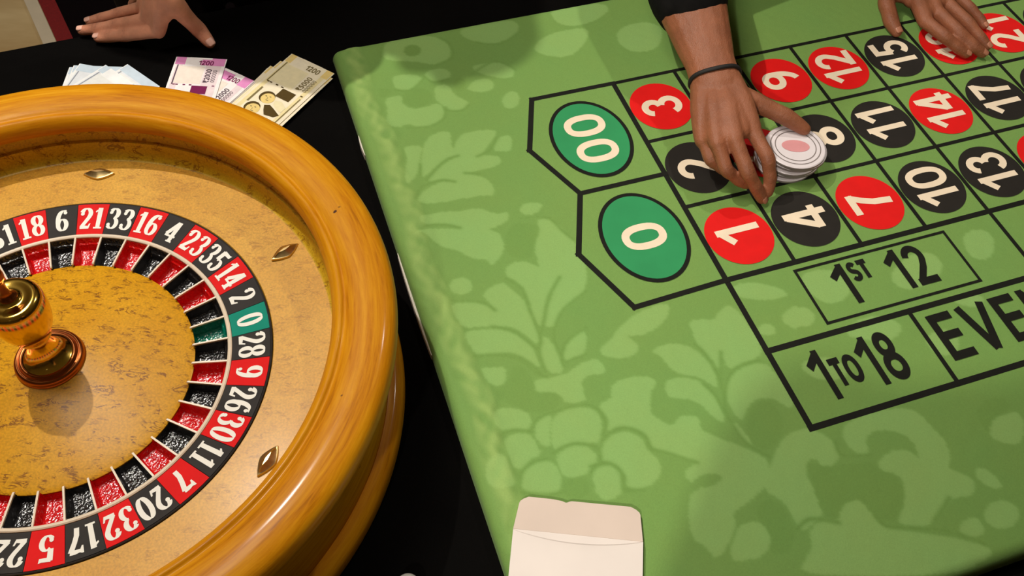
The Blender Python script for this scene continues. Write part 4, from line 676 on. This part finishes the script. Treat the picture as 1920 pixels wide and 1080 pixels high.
# pale blue notes half hidden by the rim
for k, (c, a, pr, lab) in enumerate([((-0.7151, 1.1313), 4, 1, 'pale blue-white note at the left end of its fan'), ((-0.709, 1.1345), 3, 1, 'pale note just right of the leftmost one'), ((-0.7006, 1.1388), -9.7, 1, 'wide white note with a cut corner in the fan behind the rim'),
                                 ((-0.6577, 1.1361), -36, 1, 'pale note with a pointed corner in the middle of the fan'), ((-0.6258, 1.1425), -36.6, 1, 'rightmost pale blue note, its corner pointing away from wheel')]):
    banknote(c, D2(a), NW, 0.13, zz+0.0014*([0, 1, 2, 4, 3][k]), BLUP, 'pale_banknote', lab, 'pale banknotes', pr)

# ------------------------------------------------------------------ envelope on the green cloth
env = empty('envelope', LP(-0.32, 0.76, 0), label='open white paper envelope at the near edge of the green layout', cat='envelope')
eL, eR = ENV['bl'], ENV['br']
def epos(s, t, z): return LP(s, t, z)
p0, p1 = np.array(ENV['bl']), np.array(ENV['br']); ed = p1-p0; ewid = np.linalg.norm(ed); ed /= ewid; en = np.array([-ed[1], ed[0]])
if en[1] < 0: en = -en
def EP(x, y, z): q = p0+ed*x*ewid+en*y; return LP(q[0], q[1], z)
def sheet(name, outline, zfn, th, mat, nsub=1, label=None, kind=None):
    mb = MB(); n = len(outline)
    mb.add([EP(x, y, zfn(x, y)) for x, y in outline]+[EP(x, y, zfn(x, y)+th) for x, y in outline], [tuple(range(n-1, -1, -1)), tuple(range(n, 2*n))]+[(i, (i+1) % n, n+(i+1) % n, n+i) for i in range(n)])
    return fix_normals(obj(name, mb, mat, env, label=label))
def grid_sheet(name, xf, y0, y1, zfn, mat, nx=16, ny=14, th=0.0004, label=None, warp=lambda x, y: y):
    mb = MB()
    for h in (0, th):
        for j in range(ny+1):
            y = y0+(y1-y0)*j/ny; xa, xb = xf(y)
            for i in range(nx+1): x = xa+(xb-xa)*i/nx; mb.v.append(EP(x, warp(x, y), zfn(x, y)+h))
    n1 = (nx+1)*(ny+1)
    for j in range(ny):
        for i in range(nx):
            q = j*(nx+1)+i; mb.f += [(q, q+nx+1, q+nx+2, q+1), (n1+q, n1+q+1, n1+q+nx+2, n1+q+nx+1)]
    per = [i for i in range(nx+1)]+[j*(nx+1)+nx for j in range(1, ny+1)]+[ny*(nx+1)+i for i in range(nx-1, -1, -1)]+[j*(nx+1) for j in range(ny-1, 0, -1)]
    for q in range(len(per)): a, b = per[q], per[(q+1) % len(per)]; mb.f.append((a, b, n1+b, n1+a))
    return fix_normals(obj(name, mb, mat, env, smooth=True, auto=30, label=label))
EL = 0.150
grid_sheet('back_panel', lambda y: (0.0, 1.0), 0.0, EL, lambda x, y: 0.0042+0.0012*x, M['paper'])
def zfront(x, y): return 0.0050+0.0022*x+0.0030*math.sin(PI*min(1, max(0, x)))*math.exp(-((y-0.02)/0.05)**2)*min(1, y/0.004+0.2)
grid_sheet('front_panel', lambda y: (0.0, 1.0), 0.001, EL, zfront, M['paper'], 26, 24, warp=lambda x, y: y+0.0105*math.sin(PI*min(1, max(0, x)))**0.8*(1-y/EL))
# throat of the pocket: curved cut edge over the front
def flapx(y):
    k = -y/FLAPH
    rnd = max(0.0, k-0.78)/0.22
    return (0.035*k+0.062*rnd**2.2, 1-0.030*k-0.070*rnd**2.2)
FLAPH = 0.0385
grid_sheet('flap', flapx, 0.0, -FLAPH, lambda x, y: 0.0046+0.0012*x-0.035*y*(0.4+0.2*math.sin(9*x)), M['paperin'], 60, 14, warp=lambda x, y: y+(-y/FLAPH)**10*(0.0020*math.exp(-((x-0.395)/0.022)**2)+0.0010*math.exp(-((x-0.36)/0.05)**2)), label='open flap showing the duller inside of the paper')

# ------------------------------------------------------------------ people
def spline(pts, rad, n=5):
    P, R = [], []
    pts = [Vector(p) for p in pts]
    for k in range(len(pts)-1):
        p0, p1, p2, p3 = pts[max(0, k-1)], pts[k], pts[k+1], pts[min(len(pts)-1, k+2)]
        for i in range(n):
            u = i/n; P.append(0.5*((2*p1)+(p2-p0)*u+(2*p0-5*p1+4*p2-p3)*u*u+(3*p1-p0-3*p2+p3)*u**3)); R.append(rad[k]+(rad[k+1]-rad[k])*u)
    P.append(pts[-1]); R.append(rad[-1]); return P, R
def tube(mb, pts, rad, flat=None, up=None, seg=12, n=5, smooth=True):
    """closed tapered tube; flat=(across, thick) scales the cross-section, up = direction of thickness"""
    P, R = spline(pts, rad, n) if smooth else ([Vector(p) for p in pts], list(rad))
    m = len(P); T_ = [(P[min(i+1, m-1)]-P[max(i-1, 0)]).normalized() for i in range(m)]
    # round ends
    PP, RR, TT_ = [], [], []
    for a in (80, 55, 30): PP.append(P[0]-T_[0]*R[0]*math.sin(math.radians(a))); RR.append(R[0]*math.cos(math.radians(a))); TT_.append(T_[0])
    PP += P; RR += R; TT_ += T_
    for a in (30, 55, 80): PP.append(P[-1]+T_[-1]*R[-1]*math.sin(math.radians(a))); RR.append(R[-1]*math.cos(math.radians(a))); TT_.append(T_[-1])
    u = Vector(up) if up is not None else (Vector((0, 0, 1)) if abs(T_[0].z) < 0.9 else Vector((1, 0, 0)))
    o = len(mb.v); fx, fz = flat or (1, 1)
    for p, r, t in zip(PP, RR, TT_):
        u = (u-t*u.dot(t)).normalized(); s_ = t.cross(u)
        for k in range(seg): a = 2*PI*k/seg; mb.v.append(p+s_*r*fx*math.cos(a)+u*r*fz*math.sin(a))
    L_ = len(PP)
    for i in range(L_-1):
        for k in range(seg): k2 = (k+1) % seg; mb.f.append((o+i*seg+k, o+i*seg+k2, o+(i+1)*seg+k2, o+(i+1)*seg+k))
    mb.f.append(tuple(o+k for k in range(seg-1, -1, -1))); mb.f.append(tuple(o+(L_-1)*seg+k for k in range(seg)))
def fused(mb, voxel, smooth_it=6, factor=0.5):
    me = bpy.data.meshes.new('tmp'); me.from_pydata([tuple(v) for v in mb.v], [], mb.f); me.update()
    bm = bmesh.new(); bm.from_mesh(me); bmesh.ops.recalc_face_normals(bm, faces=bm.faces); bm.to_mesh(me); bm.free()
    o = link(bpy.data.objects.new('tmp', me))
    r = o.modifiers.new('r', 'REMESH'); r.mode = 'VOXEL'; r.voxel_size = voxel
    s_ = o.modifiers.new('s', 'SMOOTH'); s_.factor = factor; s_.iterations = smooth_it
    dg = bpy.context.evaluated_depsgraph_get(); ev = o.evaluated_get(dg); m2 = ev.to_mesh()
    out = MB(); out.v = [v.co.copy() for v in m2.vertices]; out.f = [tuple(p.vertices) for p in m2.polygons]
    ev.to_mesh_clear(); bpy.data.objects.remove(o); bpy.data.meshes.remove(me); return out
FR = dict(index=(.0098, .0088, .0080, .0068), middle=(.0100, .0090, .0082, .0070), ring=(.0095, .0084, .0077, .0066), little=(.0085, .0074, .0067, .0058), thumb=(.0150, .0122, .0112, .0082))
def hand_shape(H, elbow, fr=1.0, wrist_w=1.0, up=(0, 0, 1), palm=1.0):
    """H: joints of each finger and the wrist (world); returns tubes to fuse"""
    mb = MB(); wr = H['wrist'][0]; upv = Vector(up)
    for f in ('index', 'middle', 'ring', 'little'):
        j = H[f]; r = [x*fr for x in FR[f]]
        d1, d2 = (j[1]-j[0]), (j[2]-j[1])
        pts = [j[0], j[0]+d1*0.5, j[1], j[1]+d2*0.5, j[2], j[3]]
        tube(mb, pts, [r[0], (r[0]+r[1])/2*0.97, r[1]*1.04, (r[1]+r[2])/2*0.95, r[2]*1.02, r[3]], n=4)
    base = {}
    side = (H['index'][0]-H['little'][0]).normalized()
    for f, off in (('index', 0.016), ('middle', 0.005), ('ring', -0.006), ('little', -0.016)):
        b = wr+side*off*fr; base[f] = b
        k = H[f][0]
        tube(mb, [b, b.lerp(k, 0.5)+upv*0.002, k], [0.0145*fr*palm, 0.0150*fr*palm, 0.0108*fr], up=up, flat=(1.0, 0.95))
    fl = ['index', 'middle', 'ring', 'little']
    for a, b in zip(fl, fl[1:]):
        k = (H[a][0]+H[b][0])/2; bb = (base[a]+base[b])/2
        tube(mb, [bb, bb.lerp(k, 0.5), bb.lerp(k, 0.93)], [0.0145*fr*palm, 0.0148*fr*palm, 0.0100*fr])
    t = H['thumb']; r = [x*fr for x in FR['thumb']]
    tube(mb, [wr.lerp(t[0], 0.35), t[0], t[0].lerp(t[1], 0.55), t[1], t[1].lerp(t[2], 0.5), t[2], t[3]], [0.013*fr, r[0], (r[0]+r[1])/2, r[1], r[2]*0.98, r[2], r[3]], n=4)
    # web of the thumb and ball of the palm
    tube(mb, [t[0], t[0].lerp(H['index'][0], 0.55)], [0.0135*fr, 0.0095*fr]); tube(mb, [t[0].lerp(t[1], 0.6), H['index'][0].lerp(wr, 0.30)], [0.0100*fr, 0.0105*fr])
    return mb
def forearm(mb, wr, elbow, side, up, fr=1.0):
    d = elbow-wr
    tube(mb, [wr-d.normalized()*0.012, wr+d*0.10, wr+d*0.3, wr+d*0.6, elbow], [0.0225*fr, 0.0225*fr, 0.0285*fr, 0.037*fr, 0.040*fr], flat=(1.22, 0.88), up=up, seg=16)
def nail(j, r, dors, mat, parent, fr=1.0, name='fingernail'):
    tip, dip = j[-1], j[-2]; d = (tip-dip).normalized(); n = Vector(dors); n = (n-d*n.dot(d)).normalized(); c = d.cross(n)
    mb = MB(); ny, nx = 6, 6; rr = r*fr*1.0
    for i in range(ny+1):
        y = -0.55+1.35*i/ny
        for k in range(nx+1):
            x = (-1+2*k/nx)*0.74*(1-0.28*max(0, (y-0.2)/0.6)**2-0.22*max(0, (-0.2-y)/0.35)**2)
            h = math.sqrt(max(0.0, 1-x*x))*(1.0-0.14*max(0, y)**2)+0.03-0.06*max(0, -0.35-y)
            mb.v.append(tip+c*x*rr+d*y*rr*0.95+n*h*rr)
    for i in range(ny):
        for k in range(nx): q = i*(nx+1)+k; mb.f.append((q, q+1, q+nx+2, q+nx+1))
    o = obj(name, mb, mat, parent, smooth=True)
    bm = bmesh.new(); bm.from_mesh(o.data); bmesh.ops.solidify(bm, geom=list(bm.faces), thickness=0.0006); bmesh.ops.recalc_face_normals(bm, faces=bm.faces); bm.to_mesh(o.data); bm.free()
def HW(h): return {f: [W(*p) for p in h[f]] for f in h}
def person(at, face, height, skin, nailm, label, arms, lean=0.0, hair_long=False, shirt=None, bracelet=None):
    """at (x, y) metres on the floor, face = heading; arms: list of dict(side, hand, elbow, up, sleeve)"""
    root = empty('person', (at[0], at[1], 0), label=label, cat='person'); h = height
    fw = Vector((math.cos(face), math.sin(face), 0)); rt = Vector((fw.y, -fw.x, 0)); B = Vector((at[0], at[1], 0)); Z = Vector((0, 0, 1))
    hip = B+Z*0.53*h; chest = B+Z*0.72*h+fw*lean*0.55; neck = B+Z*0.835*h+fw*lean*0.95; head = B+Z*0.925*h+fw*lean*1.15
    sh = lambda sd: B+Z*0.805*h+fw*lean*0.9+rt*sd*0.115*h
    body = MB()
    low = MB()
    tube(low, [hip-Z*0.02, hip+Z*0.06, chest, neck-Z*0.02], [0.105, 0.10, 0.118, 0.06], flat=(1.32, 0.86), up=fw, seg=18)
    tube(low, [neck-Z*0.05, neck, head-Z*0.03], [0.060, 0.054, 0.05], seg=14)
    tube(low, [sh(-1), neck-Z*0.035, sh(1)], [0.048, 0.055, 0.048], seg=14)
    for sd in (-1, 1):
        hp = hip+rt*sd*0.085-Z*0.02; kn = B+rt*sd*0.095+Z*0.28*h+fw*0.015; an = B+rt*sd*0.10+Z*0.05*h-fw*0.01
        tube(low, [hp, hp.lerp(kn, 0.5), kn, kn.lerp(an, 0.4)-fw*0.012, an], [0.085, 0.075, 0.054, 0.052, 0.036], seg=14)
        tube(low, [an-Z*0.03-fw*0.03, an-Z*0.045+fw*0.08, an-Z*0.052+fw*0.15], [0.036, 0.034, 0.026], seg=12)
    # head: skull, jaw, nose, ears, chin
    tube(low, [head-Z*0.005-fw*0.012, head+Z*0.035-fw*0.008], [0.080, 0.076], flat=(0.94, 1.12), up=fw, seg=18)
    tube(low, [head-Z*0.03+fw*0.02, head-Z*0.075+fw*0.042], [0.062, 0.036], seg=14)
    tube(low, [head+Z*0.02+fw*0.088, head-Z*0.022+fw*0.103], [0.009, 0.015], seg=10)
    for sd in (-1, 1): tube(low, [head+rt*sd*0.078-Z*0.018-fw*0.01, head+rt*sd*0.082+Z*0.018-fw*0.016], [0.010, 0.014], seg=8)
    tube(low, [head-Z*0.050+fw*0.084-rt*0.018, head-Z*0.048+fw*0.090, head-Z*0.050+fw*0.084+rt*0.018], [0.006, 0.008, 0.006], seg=8)
    fine = None; hi = []
    for A in arms:
        sd = A['side']; s0 = sh(sd); el = A['elbow']
        tube(low, [s0, s0.lerp(el, 0.5), el], [0.050, 0.044, 0.038], seg=14)
        if A.get('hand') is not None:
            hb = hand_shape(A['hand'], el, A.get('fr', 1.0), up=A['up'], palm=A.get('palm', 1.0)); forearm(hb, A['hand']['wrist'][0], el, None, A['up'], A.get('fr', 1.0)*A.get('arm', 1.0)); hi.append(fused(hb, 0.0018, 5))
        else:
            wr = A['wrist']; tube(low, [el, el.lerp(wr, 0.4), wr], [0.037, 0.036, 0.025], seg=14)
            d = (wr-el).normalized()
            tube(low, [wr, wr+d*0.05, wr+d*0.09], [0.024, 0.036, 0.030], flat=(1.1, 0.5), up=rt, seg=12)
            for q in range(4): b = wr+d*0.085+fw*(0.025-0.017*q); tube(low, [b, b+d*0.035, b+d*0.075-rt*sd*0.012], [0.0095, 0.009, 0.007], seg=8)
            tube(low, [wr+d*0.02+fw*0.022, wr+d*0.06+fw*0.045, wr+d*0.09+fw*0.048], [0.014, 0.011, 0.008], seg=8)
    body = fused(low, 0.007, 4)
    for x in hi:
        o_ = len(body.v); body.v += x.v; body.f += [tuple(i+o_ for i in f) for f in x.f]
    bo = obj('body', body, skin, root, smooth=True)
    kn = bo.data.attributes.new('knuckle', 'FLOAT', 'POINT'); vv = np.array([tuple(v) for v in body.v]); kv = np.zeros(len(vv))
    for A in arms:
        if A.get('hand') is None: continue
        for f in ('index', 'middle', 'ring', 'little', 'thumb'):
            j = A['hand'][f]; dn = Vector(A.get('tdors', A['up']) if f == 'thumb' else A.get('dors', A['up']))
            for q in (1, 2):
                d = (j[q+1]-j[q-1]).normalized(); n = (dn-d*dn.dot(d)).normalized(); c = j[q]+n*0.006
                rel = vv-np.array(c); al = rel@np.array(d); r2 = (rel**2).sum(1)
                for o_ in (-0.0026, 0.0, 0.0026): kv = np.maximum(kv, np.exp(-((al-o_)/0.0007)**2)*np.exp(-r2/0.0072**2)*0.85)
                kv = np.maximum(kv, 0.30*np.exp(-r2/0.0085**2))
    kn.data.foreach_set('value', kv.astype(np.float32))
    for A in arms:
        if A.get('hand') is not None:
            for f in ('index', 'middle', 'ring', 'little', 'thumb'):
                if f in A.get('nails', ()): nail(A['hand'][f], FR[f][3], A.get('tdors', A['up']) if f == 'thumb' else A.get('dors', A['up']), nailm, root, A.get('fr', 1.0))
    # shirt and trousers over the body
    m = MB()
    tube(m, [hip-Z*0.07, hip+Z*0.06, chest, neck-Z*0.075], [0.122, 0.120, 0.136, 0.075], flat=(1.32, 0.88), up=fw, seg=20)
    tube(m, [sh(-1), neck-Z*0.085, sh(1)], [0.062, 0.072, 0.062], seg=16)
    for A in arms:
        s0 = sh(A['side']); el = A['elbow']; tube(m, [s0, s0.lerp(el, 0.5), el], [0.066, 0.060, 0.053], seg=16)
        if A.get('sleeve') is not None:
            e2 = A['sleeve']; tube(m, [el, el.lerp(e2, 0.5), e2], [0.053, 0.052, 0.050], seg=18)
    obj('shirt', fused(m, 0.006, 4), shirt or M['fabric'], root, smooth=True)
    m = MB(); tube(m, [hip+Z*0.02, hip-Z*0.06], [0.118, 0.122], flat=(1.34, 0.9), up=fw, seg=20)
    for sd in (-1, 1):
        hp = hip+rt*sd*0.085-Z*0.02; kn = B+rt*sd*0.095+Z*0.28*h+fw*0.015; an = B+rt*sd*0.10+Z*0.065*h-fw*0.01
        tube(m, [hp, hp.lerp(kn, 0.5), kn, an], [0.102, 0.094, 0.078, 0.070], seg=16)
    obj('trousers', fused(m, 0.008, 4), M['trouser'], root, smooth=True)
    for sd in (-1, 1):
        m = MB(); an = B+rt*sd*0.10+Z*0.05*h-fw*0.01
        tube(m, [an-Z*0.035-fw*0.035, an-Z*0.04+fw*0.08, an-Z*0.046+fw*0.16], [0.044, 0.042, 0.034], seg=14)
        for v_ in m.v: v_.z = max(v_.z, 0.001)
        obj('shoe', fused(m, 0.007, 3), M['dark'], root, smooth=True)
    m = MB(); tube(m, [head+Z*0.02-fw*0.03, head+Z*0.052-fw*0.012, head+Z*0.058+fw*0.03], [0.084, 0.080, 0.060], flat=(0.98, 1.05), up=fw, seg=18)
    tube(m, [head-Z*0.05-fw*0.045, head+Z*0.02-fw*0.035], [0.060, 0.080], seg=16)
    if hair_long: tube(m, [head+Z*0.0-fw*0.055, neck-fw*0.075, chest+Z*0.08-fw*0.125], [0.075, 0.075, 0.055], flat=(1.2, 0.6), up=fw, seg=14)
    obj('hair', fused(m, 0.006, 3), M['hair'], root, smooth=True)
    for sd in (-1, 1):
        o = obj('eye', ico(head+Z*0.012+fw*0.070+rt*sd*0.030, 0.0125, 3), M['eyew'], root, smooth=True)
        obj('iris', ico(head+Z*0.012+fw*0.0785+rt*sd*0.030, 0.0058, 2), M['hair'], o, smooth=True)
    if bracelet is not None:
        c, d, rx, ry, up = bracelet; d = d.normalized(); u = (Vector(up)-d*Vector(up).dot(d)).normalized(); s_ = d.cross(u); m = MB(); n = 48; q = 8
        for i in range(n):
            a = 2*PI*i/n; rad = s_*math.cos(a)*rx+u*math.sin(a)*ry; rn = rad.normalized(); wob = d*0.0012*math.sin(3*a)
            for k in range(q): b = 2*PI*k/q; m.v.append(c+wob+rad+(rn*math.cos(b)*0.0022+d*math.sin(b)*0.0030))
        for i in range(n):
            for k in range(q): m.f.append((i*q+k, ((i+1) % n)*q+k, ((i+1) % n)*q+(k+1) % q, i*q+(k+1) % q))
        fix_normals(obj('wristband', m, M['thread'], root, smooth=True, label='thin black cord round the right wrist'))
    return root
HA, HB, HC = HW(HANDS['A']), HW(HANDS['B']), HW(HANDS['C'])
# the person leaning on the black table at the top left
facA = math.radians(-66)
person((-0.525, 1.365), facA, 1.61, M['skinA'], M['nailA'], 'person in black leaning a right hand on the black table behind the banknotes',
       [dict(side=1, hand=HA, elbow=W(-0.45, 1.22, 0.47), up=(-0.75, -0.25, 0.6), dors=(0, -0.1, 1), tdors=(0.3, -0.4, 0.85), nails=('index', 'middle', 'ring', 'thumb'), sleeve=HA['wrist'][0].lerp(W(-0.45, 1.22, 0.47), 0.5), fr=0.98),
        dict(side=-1, hand=None, elbow=Vector((-0.22, 1.62, 1.06)), wrist=Vector((-0.20, 1.64, 0.80)))], lean=0.215)
# the dealer: right hand slides the chips, left hand lies flat
wrC = HC['wrist'][0]; arC = HC['arm'][0]; dC = (arC-wrC).normalized(); elC = wrC+dC*0.27
person((0.60, 1.82), math.radians(-100), 1.70, M['skinB'], M['nailB'], 'person dealing in black, pushing chips with one hand and resting the other on the layout',
       [dict(side=1, hand=HC, elbow=elC, up=(-0.1, -0.35, 0.9), dors=(0.2, -0.4, 0.9), tdors=(0.3, 0.3, 0.9), nails=('middle',), sleeve=arC+dC*0.010, fr=1.0, arm=1.12, palm=1.05),
        dict(side=-1, hand=HB, elbow=W(0.66, 1.78, 0.30), up=(0.1, -0.2, 1), nails=('index', 'middle', 'ring', 'little', 'thumb'), sleeve=W(0.655, 1.66, 0.16), fr=1.0)],
       lean=0.40, bracelet=(wrC+dC*0.004, dC, 0.0315, 0.0235, (-0.1, -0.35, 0.9)))
# unseen figure added just right of the camera to cast the lower-right shadow
person((0.238, -0.14), math.radians(90), 1.64, M['skinC'], M['nailB'], 'unseen person in dark clothes added at the near edge of the table to cast a shadow',
       [dict(side=1, hand=None, elbow=Vector((0.47, -0.18, 1.05)), wrist=Vector((0.47, -0.14, 0.80))), dict(side=-1, hand=None, elbow=Vector((0.01, -0.18, 1.05)), wrist=Vector((0.02, -0.15, 0.80)))])

# ------------------------------------------------------------------ chips in the dealer's hand
cc = W(CHIP[0], CHIP[1], 0.0); NCH = 7; rch = 0.0365; thc = 0.0044
for k in range(NCH):
    off = Vector((0.0022*(k % 3-1)+0.0012*k, 0.0018*((k*2) % 3-1)-0.0006*k, 0.0012+thc*k*1.03))
    c = cc+off
    m = MB(); m.lathe([(0.0004, 0), (rch-0.0012, 0), (rch, 0.0008), (rch, thc-0.0008), (rch-0.0012, thc), (0.0004, thc)], c, 48)
    lab = 'topmost white chip with a pink centre under the dealing hand' if k == NCH-1 else ('lowest chip of the stack under the dealing hand' if k == 0 else 'white chip %s of the hand-held stack' % ['', 'second from the bottom', 'third from the bottom', 'in the middle', 'third from the top', 'just below the top'][k])
    chip = fix_normals(obj('casino_chip', m, M['chipw'], at=c, smooth=True, auto=30, label=lab, cat='chip', group='chips in the stack'))
    m = MB(); m.lathe([(rch+0.0001, 0.0007), (rch+0.0003, 0.0012), (rch+0.0003, thc-0.0012), (rch+0.0001, thc-0.0007)], c, 48)
    obj('edge_band', m, M['chipg'], chip, smooth=True)
    if k == NCH-1:
        m = MB(); n = 32; m.add([c+Vector((0.017*math.cos(2*PI*q/n), 0.010*math.sin(2*PI*q/n), thc+0.0004)) for q in range(n)], [tuple(range(n))]); obj('centre_print', m, M['chipp'], chip)
        for rr in (0.024, 0.0295):
            m = MB(); m.lathe([(rr, thc+0.0003), (rr+0.0012, thc+0.0003)], c, 48); obj('printed_ring', m, M['chipg'], chip)
